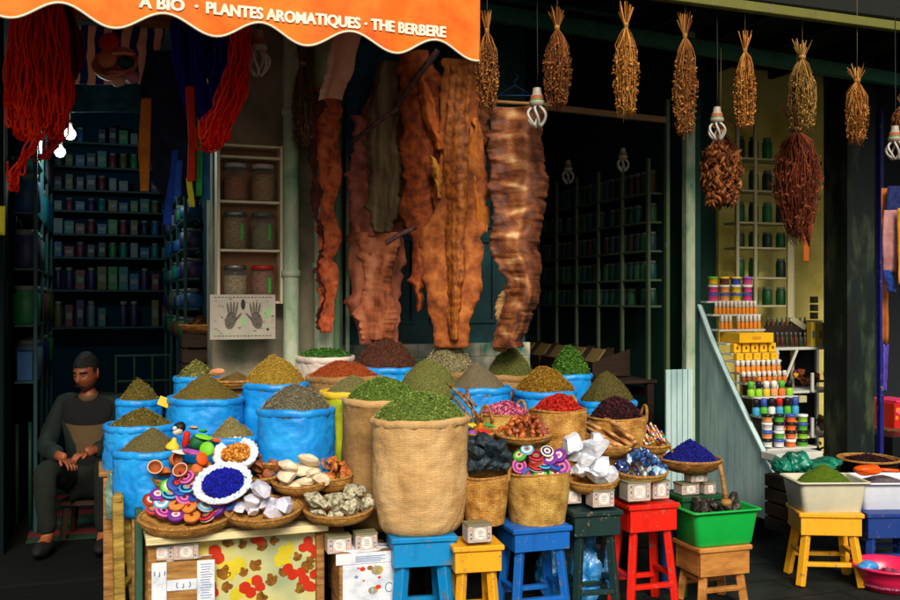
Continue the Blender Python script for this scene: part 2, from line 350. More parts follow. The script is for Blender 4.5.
# ---------------------------------------------------------------- stools
def stool(label, px, ytop, d, wpx, mt, rz=TH, apron=.1, depth=None, splay=.1, leg=.042, name='wooden_stool', taper=1., over=.012, side=None):
    top = W(px, ytop, d); w = S(wpx, d); dp = depth or w*.85; h = top.z
    t = thing(name, label, 'stool', (top.x, top.y, .0), rz)
    t.location.z = 0
    m = M(); box(m, 0, 0, h-.013, w, dp, .026, .005); m.build('top_board', mt, t)
    m = M(); a = w-2*over; b = dp-2*over
    for s in (-1,1):
        box(m, 0, s*(b/2-.011), h-.026-apron/2, a, .022, apron, .003); box(m, s*(a/2-.011), 0, h-.026-apron/2, .022, b-.046, apron, .003)
    m.build('apron', mt, t); zt = h-.026-apron*.3; feet = []
    for sx in (-1,1):
        for sy in (-1,1):
            p1 = Vector((sx*(a/2-leg*.55-.024), sy*(b/2-leg*.55-.024), zt)); p0 = Vector((sx*(a/2-leg*.6)*(1+splay), sy*(b/2-leg*.6)*(1+splay), .004))
            m = M(); beam(m, p0, p1, leg, leg*.95, 0, .004); m.build('leg', mt, t); feet.append((p0, p1))
    zs = min(.13, h*.3)
    def at(q, z): f = (z-q[0].z)/(q[1].z-q[0].z); return q[0].lerp(q[1], f)
    for i, j, dz in ((0,2,0),(1,3,.0),(0,1,.05),(2,3,.05)):
        m = M(); beam(m, at(feet[i], zs+dz), at(feet[j], zs+dz), .036 if i+2 == j else .03, .022, 0, .003, up=(0,0,1)); m.build('stretcher', mt, t)
    return t
def crate_stand(label, x, y, z0, z1, w, dp, mt=WOODH, rz=TH, name='wooden_crate'):
    t = thing(name, label, 'crate', (x, y, z0), rz); h = z1-z0; m = M(); k = max(2, int(h/.09)); sh = h/k
    for s in (-1,1):
        for i in range(k):
            box(m, 0, s*(dp/2-.007), (i+.5)*sh, w-.004, .012, sh-.014, .002); box(m, s*(w/2-.007), 0, (i+.5)*sh, .012, dp-.03, sh-.014, .002)
    m.build('slats', mt, t); m = M()
    for sx in (-1,1):
        for sy in (-1,1): box(m, sx*(w/2-.026), sy*(dp/2-.026), h/2, .024, .024, h-.004, .002)
    m.build('corner_posts', mt, t); m = M(); box(m, 0, 0, h-.007, w-.03, dp-.03, .012, .002); m.build('lid', mt, t); return t
# ---------------------------------------------------------------- camera, light, sky
cam = bpy.data.cameras.new('camera'); co = bpy.data.objects.new('camera', cam); COL.objects.link(co); sc.camera = co
cam.sensor_width = 36; cam.lens = 36*F/900; cam.clip_end = 500; cam.clip_start = .05
co.location = (0,0,EYE); co.rotation_euler = (PI/2, 0, 0)
w = bpy.data.worlds.new('World'); sc.world = w; w.use_nodes = True; nt = w.node_tree
sk = nt.nodes.new('ShaderNodeTexSky'); sk.sky_type = 'NISHITA'; sk.sun_disc = False
SUN_EL, SUN_AZ = math.radians(38), math.radians(171)          # azimuth clockwise from +Y: behind the street position, to the right
sk.sun_elevation = SUN_EL; sk.sun_rotation = SUN_AZ; sk.air_density = 1.2; sk.dust_density = 3.0; sk.ozone_density = .6
bg = nt.nodes['Background']; nt.links.new(sk.outputs[0], bg.inputs[0]); bg.inputs[1].default_value = .10
ld = bpy.data.lights.new('sun', 'SUN'); ld.energy = 4.2; ld.angle = math.radians(24); ld.color = (1, .9, .76)
lo = bpy.data.objects.new('sun', ld); COL.objects.link(lo)
sd = Vector((math.sin(SUN_AZ)*math.cos(SUN_EL), math.cos(SUN_AZ)*math.cos(SUN_EL), math.sin(SUN_EL)))
lo.rotation_euler = sd.to_track_quat('Z', 'Y').to_euler(); lo.location = (3, -4, 6)
sc.view_settings.view_transform = 'Standard'; sc.view_settings.look = 'None'; sc.view_settings.exposure = EXPO = 0.0; sc.view_settings.gamma = 1
sc.cycles.use_denoising = True; sc.cycles.max_bounces = 6; sc.cycles.diffuse_bounces = 3; sc.cycles.transparent_max_bounces = 6; sc.cycles.sample_clamp_indirect = 6
# ---------------------------------------------------------------- ground
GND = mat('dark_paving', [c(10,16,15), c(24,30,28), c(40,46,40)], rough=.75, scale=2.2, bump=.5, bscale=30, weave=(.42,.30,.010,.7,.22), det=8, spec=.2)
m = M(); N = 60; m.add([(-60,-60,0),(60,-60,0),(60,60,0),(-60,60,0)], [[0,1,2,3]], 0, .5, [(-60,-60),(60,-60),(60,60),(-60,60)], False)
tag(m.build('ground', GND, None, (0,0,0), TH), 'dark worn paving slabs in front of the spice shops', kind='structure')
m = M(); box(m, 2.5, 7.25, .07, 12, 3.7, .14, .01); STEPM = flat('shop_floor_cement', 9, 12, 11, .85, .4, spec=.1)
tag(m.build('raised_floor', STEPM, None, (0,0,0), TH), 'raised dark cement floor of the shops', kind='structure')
# ---------------------------------------------------------------- the building
BLD = thing('shop_building', 'dark open-fronted row of shops behind the spice display', 'building', (0,0,0), TH)
def part(name, mt, fn, parent=BLD):
    m = M(); fn(m); return m.build(name, mt, parent)
INNER = flat('inner_wall_teal', 5, 38, 52, .9, spec=.1); INNER_G = flat('inner_wall_green', 14, 56, 46, .8)  # INNER: teal wall colour stands in for bluish haze in the left shop
PLASTER = mat('stained_plaster', [c(84,92,70), c(132,126,104), c(160,146,128)], rough=.9, scale=3.2, bump=.6, bscale=18, det=8)
GREENP = mat('flaking_green_paint', [c(70,120,92), c(150,170,140), c(186,188,170)], rough=.6, scale=6, bump=.5, bscale=24, stretch=(1,1,.5), det=8)
YELW = mat('yellow_limewash', [c(176,160,70), c(214,198,104), c(226,212,128)], rough=.85, scale=2.5, bump=.4, bscale=14, det=8)
OLIVE = paint('olive_metal', c(96,96,34), .5, .4); GREENB = paint('green_beam', c(10,84,62), .5, .3)
BLACKP = mat('dark_green_paint', [c(8,14,14), c(14,26,22), c(60,70,48)], rough=.5, scale=7, bump=.4, bscale=20, stretch=(1,1,.3), det=8)
part('left_wall', flat('side_wall_shade', 4,14,17,.9, spec=.1), lambda m: box(m, -.56, 7.6, 1.85, .1, 3.1, 3.5))  # shade put into the colour: darker than INNER where the sun reaches in
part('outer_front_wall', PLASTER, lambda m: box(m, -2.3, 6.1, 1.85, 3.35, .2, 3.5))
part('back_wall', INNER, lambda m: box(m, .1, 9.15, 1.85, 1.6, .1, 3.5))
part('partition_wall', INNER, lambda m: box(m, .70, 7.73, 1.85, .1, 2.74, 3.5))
part('plaster_pillar', PLASTER, lambda m: box(m, 1.055, 6.18, 1.85, .81, .36, 3.5, .02))
TEAL = mat('teal_door_paint', [c(6,44,50), c(8,60,64), c(20,84,84)], rough=.5, scale=4, bump=.2, bscale=20, det=6)
dp = part('door_panel', TEAL, lambda m: box(m, 2.17, 6.36, 1.98, 1.42, .06, 3.2))
for k, (u, z0, z1) in enumerate(((1.80,1.45,2.02),(1.80,2.12,2.9),(2.4,1.45,2.02),(2.4,2.12,2.9))):
    def mould(m):
        for s in (-1,1): box(m, u+s*.23, 6.322, (z0+z1)/2, .03, .02, z1-z0, .004); box(m, u, 6.322, z0 if s < 0 else z1, .49, .02, .03, .004)
    part('moulding', TEAL, mould, dp)
TILE = mat('patterned_tile', [c(40,110,96), c(150,150,128), c(196,188,170)], rough=.3, scale=9, bump=.05, bscale=30, weave=(.15,.15,.003,.92,.4), det=1, spec=.5)
part('tiled_dado', TILE, lambda m: (box(m, 2.17, 6.28, .72, 1.42, .07, 1.16, .003)))
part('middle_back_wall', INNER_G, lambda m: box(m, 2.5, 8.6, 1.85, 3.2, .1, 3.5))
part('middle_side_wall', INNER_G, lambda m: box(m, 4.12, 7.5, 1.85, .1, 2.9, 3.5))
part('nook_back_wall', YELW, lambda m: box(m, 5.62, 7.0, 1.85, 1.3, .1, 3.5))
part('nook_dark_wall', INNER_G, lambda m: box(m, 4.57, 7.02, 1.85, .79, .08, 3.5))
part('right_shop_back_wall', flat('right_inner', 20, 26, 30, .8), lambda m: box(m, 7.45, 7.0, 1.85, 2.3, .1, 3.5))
part('dark_pillar', BLACKP, lambda m: box(m, 5.60, 6.12, 1.85, .27, .3, 3.5, .02))
part('blue_post', paint('blue_post_paint', c(16,22,110), .5, .4), lambda m: box(m, 5.80, 6.0, 1.6, .035, .05, 3.0, .006))
part('green_post', GREENP, lambda m: (box(m, 4.03, 6.0, 1.85, .075, .07, 3.4, .008), box(m, 4.085, 6.03, 1.85, .03, .03, 3.4, .004)))
part('door_frame', paint('frame_green', c(66,84,52), .5, .4), lambda m: (box(m, 3.86, 6.02, 1.6, .03, .04, 2.9, .004), box(m, 3.92, 6.02, .2, .15, .04, .03, .004)))
part('lintel_bar', paint('lintel_wood', c(120,88,56), .6, .3), lambda m: beam(m, (2.72,6.02,2.935), (3.86,6.02,2.90), .03, .045))
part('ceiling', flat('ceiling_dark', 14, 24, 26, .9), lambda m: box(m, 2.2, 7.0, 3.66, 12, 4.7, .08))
part('fascia', flat('fascia_dark', 16, 22, 14, .8), lambda m: box(m, 4.75, 4.64, 3.52, 6.2, .05, .40, .01))
part('front_bar', OLIVE, lambda m: beam(m, (1.6,4.6,3.29), (8,4.6,3.24), .05, .055))
part('green_beam', GREENB, lambda m: (beam(m, (1.7,5.3,3.33), (6.2,5.3,3.10), .06, .09), beam(m, (1.7,5.32,3.42), (3.1,5.32,3.38), .04, .02)))
part('ceiling_joists', flat('joist', 10, 34, 44, .8), lambda m: [beam(m, (u,4.7,3.57), (u,9,3.57), .05, .09) for u in (1.9,2.5,3.1,3.7,4.3,4.9,5.5,6.1,6.7)])
part('wooden_beam', WOODH, lambda m: beam(m, (-.52,5.97,3.33), (.66,5.97,3.31), .07, .2))
part('skirting_step', flat('step_edge', 50, 58, 54), lambda m: box(m, 3.4, 6.0, .155, 1.0, .05, .03))
# drainpipes on the pillar
for px, d, r, lab in ((291,5.85,.048,'thick drainpipe with flaking green paint, nearer the jar shelf'), (324,5.95,.062,'wider pale drainpipe behind the long snake skin')):
    x = W(px, 300, d); t = thing('drainpipe', lab, 'pipe', (x.x, x.y, .14), TH); m = M()
    lathe(m, [(r,0),(r,3.4)], 24); m.build('pipe', GREENP, t)
    for z in (1.62,2.6,.6):
        m = M(); lathe(m, [(r+.001,-.02),(r+.010,-.018),(r+.010,.018),(r+.001,.02)], 24, T=Matrix.Translation((0,0,z+(.05 if px > 300 else 0)))); m.build('collar', GREENP, t)
m = M(); tube(m, [B(1.49,6.0,.2), B(1.49,6.0,3.3)], .014, 8); solo(m, 'wall_pipe', 'thin pale green pipe running up beside the teal door', 'pipe', GREENP)
m = M(); tube(m, [B(1.41,5.98,.2), B(1.41,5.98,3.3)], .03, 12); solo(m, 'wall_pipe', 'green pipe along the right edge of the plaster pillar', 'pipe', paint('pipe_green', c(110,150,112)))
# ---------------------------------------------------------------- awning
ORANGE = mat('orange_awning', [c(196,80,10), c(224,102,16), c(232,120,30), c(238,134,50)], rough=.6, scale=3.5, bump=.45, bscale=9, det=8, spec=.2)
AW = thing('awning', 'orange awning with scalloped white-edged valance over the left shop', 'awning', (0,0,0), TH)
VA = 4.2
def edge(u): return 2.76-.04*math.cos((u-.06)/.4*2*PI)
def vy(u, z): return VA+.010*math.sin(u*9+1)*(3.1-z)*2+.006*math.sin(u*23+z*3)*(3.15-z)*2
m = M(); us = [-1.2+2.875*k/160 for k in range(161)]; vs = []
for u in us:
    e = edge(u)
    for j in range(7): z = e+(3.12-e)*j/6; vs.append((u, vy(u, z), z))
nn = len(vs); vs += [(x, y+.004, z) for x, y, z in vs]; fs = [[i*7+j, (i+1)*7+j, (i+1)*7+j+1, i*7+j+1] for i in range(160) for j in range(6)]; fs += [[nn+q for q in f[::-1]] for f in fs]
m.add(vs, fs); m.build('valance', ORANGE, AW)
m = M(); tube(m, [(u, vy(u, edge(u))+.001, edge(u)) for u in us], .0055, 6); m.build('white_edging', flat('edging_white', 236,214,190), AW)
m = M(); tube(m, [(1.675, vy(1.675, z), z) for z in (2.72,2.85,3.0,3.12)], .003, 6); m.build('side_hem', ORANGE, AW)
m = M(); vs = []; 
for i in range(41):
    u = -1.2+2.875*i/40
    for j in range(9): f = j/8; vs.append((u, VA+f*1.85, 3.12+.42*f-.05*math.sin(f*PI)*(1+.3*math.sin(u*4))))
nn = len(vs); vs += [(x,y,z+.004) for x,y,z in vs]; fs = [[i*9+j, i*9+j+1, (i+1)*9+j+1, (i+1)*9+j] for i in range(40) for j in range(8)]; fs += [[nn+q for q in f[::-1]] for f in fs]; m.add(vs, fs); m.build('canopy', ORANGE, AW)
m = M(); beam(m, (-1.2,VA+.02,3.10), (1.675,VA+.02,3.10), .03, .03); [beam(m, (u,VA+.03,3.09), (u,6.0,3.5), .025, .025) for u in (-1.15,.3,1.64)]; m.build('frame', STEEL, AW)
def text_mesh(s, size, width=None, ext=.0015, off=0., align='LEFT'):
    cu = bpy.data.curves.new('lettering', 'FONT'); cu.body = s; cu.size = size; cu.extrude = ext; cu.offset = off; cu.align_x = align; cu.resolution_u = 4
    o = bpy.data.objects.new('tmp', cu); COL.objects.link(o); dg = bpy.context.evaluated_depsgraph_get(); me = bpy.data.meshes.new_from_object(o.evaluated_get(dg)); bpy.data.objects.remove(o)
    xs = [v.co.x for v in me.vertices]; sx = width/(max(xs)-min(xs)) if width else 1; x0 = min(xs)
    vs = [((v.co.x-x0)*sx, -v.co.z, v.co.y) for v in me.vertices]; fs = [list(p.vertices) for p in me.polygons]; return vs, fs
for s, u0, wd in (('PLANTES AROMATIQUES · THE BERBERE', .426, 1.078), ('A BIO  ·', .155, .235)):
    vs, fs = text_mesh(s, .068, wd, off=.0012); m = M()
    for dx, dz in ((0,0),(.0022,0),(.0044,0),(.0022,.0009),(.0022,-.0009)): m.add([(x+u0+dx, vy(x+u0, z+2.815)-.004+y-.0002*(dx*1000+dz*700), z+dz+2.815) for x, y, z in vs], fs, 0, .5, None, False)
    m.build('lettering', flat('letter_white', 240,226,205, .5), AW)
# ---------------------------------------------------------------- display benches
def bench(label, u0, u1, v0, v1, z, mt=WOODH, base=0., ends=WOOD):
    p = B((u0+u1)/2, (v0+v1)/2, base); t = thing('display_bench', label, 'bench', p, TH); L = u1-u0; D = v1-v0; n = max(2, int(D/.13))
    for i in range(n):
        m = M(); box(m, 0, -D/2+(i+.5)*D/n, z-base-.014, L, D/n-.006, .026, .004); m.build('plank', mt, t)
    for sx in (-1,1):
        for sy in (-1,1):
            m = M(); box(m, sx*(L/2-.05), sy*(D/2-.04), (z-base-.028)/2, .055, .05, z-base-.03, .004); m.build('leg', ends, t)
        m = M(); box(m, sx*(L/2-.05), 0, z-base-.10, .03, D-.14, .06, .003); m.build('end_rail', ends, t)
    return t
bench('raw wood bench carrying the front row of sacks at the left', .13, 1.12, 4.97, 5.22, .62)
bench('higher wood bench behind it for the middle blue sacks', .0, 1.28, 5.24, 5.60, .72, base=.0)
bench('highest rear wood bench in front of the plaster pillar', .1, 1.9, 5.62, 5.93, .84, base=.14)
bench('dark bench under the straw baskets behind the stools', 1.62, 2.98, 4.66, 4.98, .60, DARKWOOD, ends=DARKWOOD)
bench('dark bench under the rear row of herb sacks', 1.45, 3.0, 5.0, 5.58, .70, DARKWOOD, ends=DARKWOOD)
def sk(px, rimy, wpx, d, base, mt, lab, hlab, peak, cols, kind='grain', n=900, gs=.006, hw=1.0, pk=(0,0), seed=1, rimmat=None, pw=1.15, rim=.016, waist=.9, dome=.5, cat='sack', name='spice_sack', belly=1.03):
    R = S(wpx/2, d); z = EYE-(rimy-HZ)/F*(d-R); p = W(px, 300, d); zp = EYE-(peak-HZ)/F*d
    t = sack(lab, (p.x, p.y, base), R, z-base, mt, seed, rim, rimmat=rimmat, waist=waist, cat=cat, name=name, belly=belly)
    heap(hlab, (p.x, p.y, z-.012), R*.955*hw, zp-z+.012, cols, kind, n, gs, seed, pk=pk, pw=pw, dome=dome, cat='spice heap')
    return t
thyme = [c(84,78,34), c(128,120,64), c(160,150,92)]; olive = [c(70,62,18), c(112,98,36), c(142,128,58)]
sk(139, 403, 44, 5.55, .72, BLUEBAG, 'small blue plastic sack farthest back on the left, nearest the seated man', 'olive herb cone in the small rear blue sack beside the seated man', 378, olive, 'leaf', 700, .007, seed=2)
sk(141, 429, 68, 5.1, .62, BLUEBAG, 'blue plastic sack in the middle of the left column of three', 'flattish olive herb heap in the middle sack of the left column', 408, olive, 'leaf', 1100, .007, seed=3)
sk(149, 455, 66, 4.86, .52, BLUEBAG, 'blue plastic sack lowest of the left column, beside the clay cups', 'smooth grey-green ground herb in the lowest blue sack of the left column', 427, [c(92,84,44), c(120,110,64), c(140,130,84)], 'grain', 1500, .0042, seed=4, pk=(.15,0))
sk(205, 402, 76, 5.3, .72, BLUEBAG, 'wide blue plastic sack behind the small coloured soaps', 'wide olive cone of dried herb in the blue sack behind the coloured soaps', 375, [c(88,76,24), c(124,108,44), c(146,130,62)], 'grain', 1600, .0055, seed=5)
sk(197, 379, 46, 5.75, .84, BLUEBAG, 'small blue sack of loose leaves, rearmost beside the flat tray', 'loose pale green leaves in the rearmost small blue sack', 361, [c(84,86,30), c(132,134,62), c(176,160,100)], 'leaf', 450, .012, seed=6)
sk(275, 386, 66, 5.5, .84-.12, BLUEBAG, 'tall blue plastic sack of golden seeds below the hand-print picture', 'golden fennel-like seeds heaped in the tall blue sack', 355, [c(120,92,20), c(178,142,44), c(210,178,80)], 'grain', 1800, .0065, seed=7, pw=.85, dome=.6)
sk(296, 413, 74, 5.0, .62, BLUEBAG, 'front blue plastic sack holding grey lavender, beside the dried fruit', 'grey-green dried lavender heaped in the front blue sack', 385, [c(66,62,46), c(116,110,84), c(168,160,134)], 'twig', 1300, .0075, seed=8, pw=.8, dome=.7)
sk(232, 441, 50, 4.98, .55, BLUEBAG, 'low blue sack almost hidden behind the two lace-edged bowls', 'tan seed cone behind the small lace-edged bowl', 417, [c(112,100,56), c(150,138,84), c(176,164,108)], 'grain', 1300, .005, seed=9)
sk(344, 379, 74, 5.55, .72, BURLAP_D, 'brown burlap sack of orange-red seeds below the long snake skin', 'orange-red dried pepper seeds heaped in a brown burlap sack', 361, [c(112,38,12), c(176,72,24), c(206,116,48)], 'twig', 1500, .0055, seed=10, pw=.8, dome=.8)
sk(325, 359, 58, 5.85, .86, WHITEBAG, 'white sack of green leaves touching the drainpipes', 'bright green dried leaves in the white sack by the drainpipes', 349, [c(34,74,18), c(62,116,34), c(98,146,58)], 'leaf', 600, .01, seed=11, pw=.6, dome=1, rimmat=WHITEBAG)
sk(386, 370, 66, 5.75, .84, BLUEBAG, 'blue-lined sack of red-brown twigs under the brown skins', 'dark red-brown twig heap below the hanging pink and brown skin', 338, [c(52,26,20), c(92,50,36), c(124,78,56)], 'twig', 1600, .008, seed=12, pw=.75, dome=.7)
sk(352, 395, 62, 5.25, .5, YELBAG, 'yellow-green plastic sack squeezed between blue and burlap sacks', 'grey-green herb in the yellow-green plastic sack', 375, [c(96,92,46), c(138,132,78), c(168,160,104)], 'grain', 1300, .005, seed=13, rimmat=YELRIM)
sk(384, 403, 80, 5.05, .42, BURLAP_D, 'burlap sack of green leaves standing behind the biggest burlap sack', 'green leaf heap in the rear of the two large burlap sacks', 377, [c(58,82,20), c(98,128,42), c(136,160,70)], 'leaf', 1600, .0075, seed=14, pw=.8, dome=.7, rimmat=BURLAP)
t = sk(420, 423, 97, 4.72, .478, BURLAP, 'biggest front burlap sack, standing on the bright blue stool', 'bright green chopped leaves in the biggest front burlap sack', 391, [c(66,86,26), c(108,134,50), c(150,168,84)], 'leaf', 2600, .0075, seed=15, pw=.8, dome=.75, waist=.86, belly=1.0, pk=(.05,.1))
sk(429, 392, 46, 5.35, .70, YELRIM, 'yellow plastic sack of pale green herb behind the biggest burlap sack', 'domed pale olive herb in the yellow plastic sack', 360, [c(84,88,34), c(126,130,62), c(156,156,88)], 'grain', 1600, .0055, seed=16, hw=1.45, pw=.8, dome=.8)
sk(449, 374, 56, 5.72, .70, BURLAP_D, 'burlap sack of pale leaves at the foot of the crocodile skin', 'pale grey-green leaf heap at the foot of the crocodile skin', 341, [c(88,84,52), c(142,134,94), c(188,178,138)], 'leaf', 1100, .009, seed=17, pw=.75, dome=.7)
sk(478, 391, 64, 5.35, .70, BLUEBAG, 'blue sack holding the smooth grey powder cone', 'smooth cone of grey-brown powder rising from a blue sack', 362, [c(110,98,72), c(134,122,92), c(150,138,108)], 'grain', 1500, .0036, seed=18, pw=1.0, dome=.3)
sk(510, 377, 50, 5.75, .70, BURLAP_D, 'small burlap sack at the foot of the striped snake skin', 'olive-green rosemary heap at the foot of the striped snake skin', 347, [c(62,70,26), c(98,104,44), c(134,132,70)], 'twig', 1200, .006, seed=19, pw=.8, dome=.6)
sk(545, 394, 64, 5.5, .70, BLUEBAG, 'blue sack of mustard-brown herb above the red basket', 'mustard-brown crumbly herb heaped above the red basket', 367, [c(88,58,8), c(140,100,20), c(172,136,44)], 'chunk', 1300, .0055, seed=20, pw=.8, dome=.7)
sk(570, 376, 42, 5.95, .70, BLUEBAG, 'blue bowl-topped sack of fresh green leaves, rearmost on the right', 'vivid green leafy heap before the dark spice bins', 346, [c(26,66,14), c(58,108,28), c(104,148,54)], 'leaf', 900, .012, seed=21, pw=.8, dome=.6)
sk(607, 404, 58, 5.68, .70, BLUEBAG, 'rightmost blue sack with an olive-brown herb cone', 'olive-brown herb cone in the rightmost blue sack', 371, [c(62,56,20), c(96,88,38), c(126,116,62)], 'grain', 1400, .0058, seed=22, pw=.9, dome=.5)
# flat pan of brown spice with red-ended scoop
p = W(236, 381, 5.5); crate_stand('crate under the flat spice pan', p.x, p.y, .72, p.z-.04, .16, .16)
tray('flat straw pan between the leafy sack and the golden seeds', (p.x, p.y, p.z-.04), S(25,5.5), .045, STRAW, 31)
heap('low brown spice mound in the flat straw pan', (p.x, p.y, p.z-.012), S(22,5.5), .065, [c(92,70,30), c(130,102,50), c(150,124,72)], 'grain', 900, .005, 32)
m = M(); q = W(217, 372, 5.4); rock(m, (0,0,0), (.062,.018,.012), 2, .3, 2, 3); solo(m, 'date_husk', 'pale curved husk with orange tip lying between two blue sacks', 'husk', flat('husk_pale', 205,140,96), q, .35)
m = M(); q = W(164, 402, 5.2); box(m, 0,0,0,.06,.012,.05,.002, T=Matrix.Rotation(.4,4,'Y')); solo(m, 'price_card', 'small yellow card tucked beside the middle left blue sack', 'card', flat('card_yellow', 215,190,60), q, .2)
# ---------------------------------------------------------------- straw baskets with loose stuff
def bk(px, rimy, wpx, d, zb, mt, lab, seed, handles=0, hang=0, content=None, **k):
    R = S(wpx/2, d); z = EYE-(rimy-HZ)/F*(d-R); p = W(px, 300, d)
    basket(lab, (p.x, p.y, zb), R, z-zb, mt, seed, handles=handles, hang=hang, **k)
    if content:
        hl, peak, cols, kind, n, gs, nm, cat = content; zp = EYE-(peak-HZ)/F*d
        heap(hl, (p.x, p.y, z-.028), R*.9, max(.03, zp-z+.028), cols, kind, n, gs, seed+40, name=nm, cat=cat, pw=.8, dome=.8)
    return p, z, R
bk(504, 417, 58, 5.15, .60, STRAW_Y, 'open straw basket of pink petals with two loop handles', 33, 2, .9, ('pink and purple rose buds inside the two-handled basket', 402, [c(110,20,60), c(180,60,110), c(226,150,160)], 'chunk', 900, .0075, 'petal_heap', 'petals'), hsize=.055)
bk(558, 413, 57, 5.1, .60, STRAW, 'tall straw basket of red chillies with one loop handle', 34, 1, 1.0, ('red crushed chillies filling the tall straw basket', 395, [c(104,8,6), c(168,20,12), c(198,50,28)], 'chunk', 1400, .0085, 'chilli_heap', 'chillies'), base=.68)
bk(616, 421, 60, 5.35, .60, STRAW, 'wide straw basket of dark hibiscus with handle at the right', 35, 1, .25, ('dark purple dried hibiscus in the wide straw basket', 398, [c(20,6,10), c(44,14,20), c(74,28,30)], 'chunk', 1000, .01, 'hibiscus_heap', 'dried flowers'), base=.72)
bk(485, 480, 46, 4.75, .50, STRAW, 'straw basket of black stones standing above the yellow stool', 36, 1, .1, None, base=.82, hsize=.05)
bk(537, 477, 66, 4.87, .475, STRAW_Y, 'large yellow straw basket of striped discs on the mid-blue stool', 37, 0, 0, None, base=.84)
# indigo basket with loop handles
p = W(690, 466, 5.3); IND = p.copy()
tray('shallow handled straw basket piled with indigo powder', (p.x, p.y, p.z-.03), S(31,5.3), .07, STRAW_D, 38)
heap('deep blue indigo powder cone in the shallow handled basket', (p.x, p.y, p.z+.03), S(27,5.3), .115, [c(6,8,70), c(16,22,120), c(34,44,160)], 'chunk', 1500, .0055, 39, name='indigo_heap', cat='indigo', pw=.95)
for s, a0 in ((-1,'left'),): 
    m = M(); tube(m, [Vector((s*S(26,5.3)+.0, .02, .03))+Vector((.05*math.cos(b)*1, 0, .09*math.sin(b))) for b in [PI*k/12 for k in range(13)]], .008, 8)
    solo(m, 'basket_handle_loop', 'loose straw loop standing behind the indigo basket', 'straw loop', HANDLE, p, TH)
# trays (radius in px, centre of rim)
def tr(px, py, rpx, d, H, lab, seed, mt=STRAW, stand=None, tilt=.12, **k):
    p = W(px, py, d); t = tray(lab, (p.x, p.y, p.z-H), S(rpx, d), H, mt, seed, **k); t.rotation_euler.x = tilt
    if stand is not None and p.z-H-stand > .05: crate_stand('small crate hidden under the '+lab.split(',')[0], p.x, p.y, stand, p.z-H, S(rpx, d)*.95, S(rpx, d)*.95)
    return p
T_DISC = tr(187, 514, 45, 4.55, .075, 'wide shallow basket of striped soap discs', 51)
T_QUAR = tr(264, 508, 38, 4.60, .065, 'shallow basket of white quartz on the cream board', 52)
T_ROCK = tr(338, 506, 36, 4.70, .065, 'shallow basket of speckled grey rocks at the board end', 53)
T_BONE = tr(301, 479, 29, 4.80, .06, 'shallow basket of white cuttlebones', 54, stand=.52)
T_FRUIT = tr(280, 455, 33, 4.98, .055, 'shallow basket of dark brown dried fruit', 55, stand=.62)
T_BARK = tr(333, 474, 20, 4.88, .08, 'small deep basket of orange-brown bark pieces', 56, stand=.4)
T_GUM = tr(524, 432, 29, 4.98, .05, 'oval straw tray of brown resin chunks', 57, stand=.60)
T_CRYS = tr(590, 477, 28, 4.98, .07, 'straw tray of large white crystals', 58)
T_BLUE = tr(641, 470, 26, 5.05, .05, 'straw tray of dark blue glass stones', 59, mt=STRAW_Y)
T_STICK = tr(607, 441, 27, 5.18, .07, 'straw bowl of thick brown root sticks', 60, stand=.60)
T_PEN = tr(652, 443, 17, 5.3, .05, 'small straw bowl of bright striped sticks', 61, stand=.60)
T_MINI = tr(480, 432, 15, 4.92, .04, 'tiny straw bowl of yellow, red and purple stones', 62, stand=.60)
T_SOAP = tr(183, 474, 30, 4.80, .07, 'straw bowl of clay cups and coloured soap shapes', 63, stand=.52)
LACE = flat('lace_white', 214,222,222, .7); ORNG = [c(120,70,16), c(190,110,30), c(224,160,70)]
T_LACE = tr(237, 449, 21, 4.84, .07, 'small lace-edged bowl of orange peel pieces', 64, mt=LACE, fringe=LACE, rimm=LACE, stand=.62, tilt=.6)
_h = heap('orange peel pieces in the small lace-edged bowl', T_LACE-Vector((0,.012,.012)), S(15,4.84), .03, ORNG, 'chunk', 260, .008, 65, name='peel_heap', cat='peel')
T_LACEB = tr(224, 479, 27, 4.62, .05, 'large lace-edged bowl of royal blue powder', 66, mt=LACE, fringe=LACE, rimm=LACE, stand=.52, tilt=.62)
_h.rotation_euler.x = .6
_h = heap('royal blue dye crumbs in the large lace-edged bowl', T_LACEB-Vector((0,.010,.012)), S(22,4.62), .03, [c(2,6,84), c(8,14,140), c(22,34,176)], 'chunk', 1400, .006, 67, name='dye_heap', cat='dye')
_h.rotation_euler.x = .62
T_CUP = tr(258, 472, 27, 4.86, .05, 'straw tray of small wooden cups', 68, mt=STRAW_D, stand=.52)
# ---------------------------------------------------------------- stools
CY = paint('stool_cyan', c(8,128,190), .4, .22); YE = paint('stool_yellow', c(224,158,24), .45, .25); BL = paint('stool_blue', c(12,92,176), .42, .25)
DG = paint('stool_dark_green', c(10,42,40), .5, .35); RD = paint('stool_red', c(212,28,12), .38, .22); NB = paint('stool_navy', c(14,50,120), .45, .3); DGR = paint('stool_deep_green', c(10,66,34), .5, .35)
RAW = mat('stool_raw', [c(124,76,28), c(170,112,48), c(190,134,66)], rough=.7, scale=5, bump=.3, bscale=30, stretch=(1,1,3), det=8)
stool('bright cyan-blue stool under the biggest burlap sack', 420, 531, 4.66, 66, CY, apron=.115, leg=.055, rz=TH*.6, splay=.12)
stool('yellow stool between the cyan and the mid-blue stools', 474, 541, 4.62, 52, YE, apron=.10, leg=.04, rz=TH*.6, splay=.04)
stool('mid-blue stool under the big straw basket of discs', 533, 522, 4.83, 63, BL, apron=.09, leg=.04, rz=TH*.9, splay=.16)
stool('dark green stool under the white crystals', 590, 507, 4.93, 53, DG, apron=.10, leg=.04, rz=TH*.7, splay=.1)
stool('red stool under the blue glass stones', 643, 500, 5.05, 56, RD, apron=.115, leg=.038, rz=TH*.9, splay=.18)
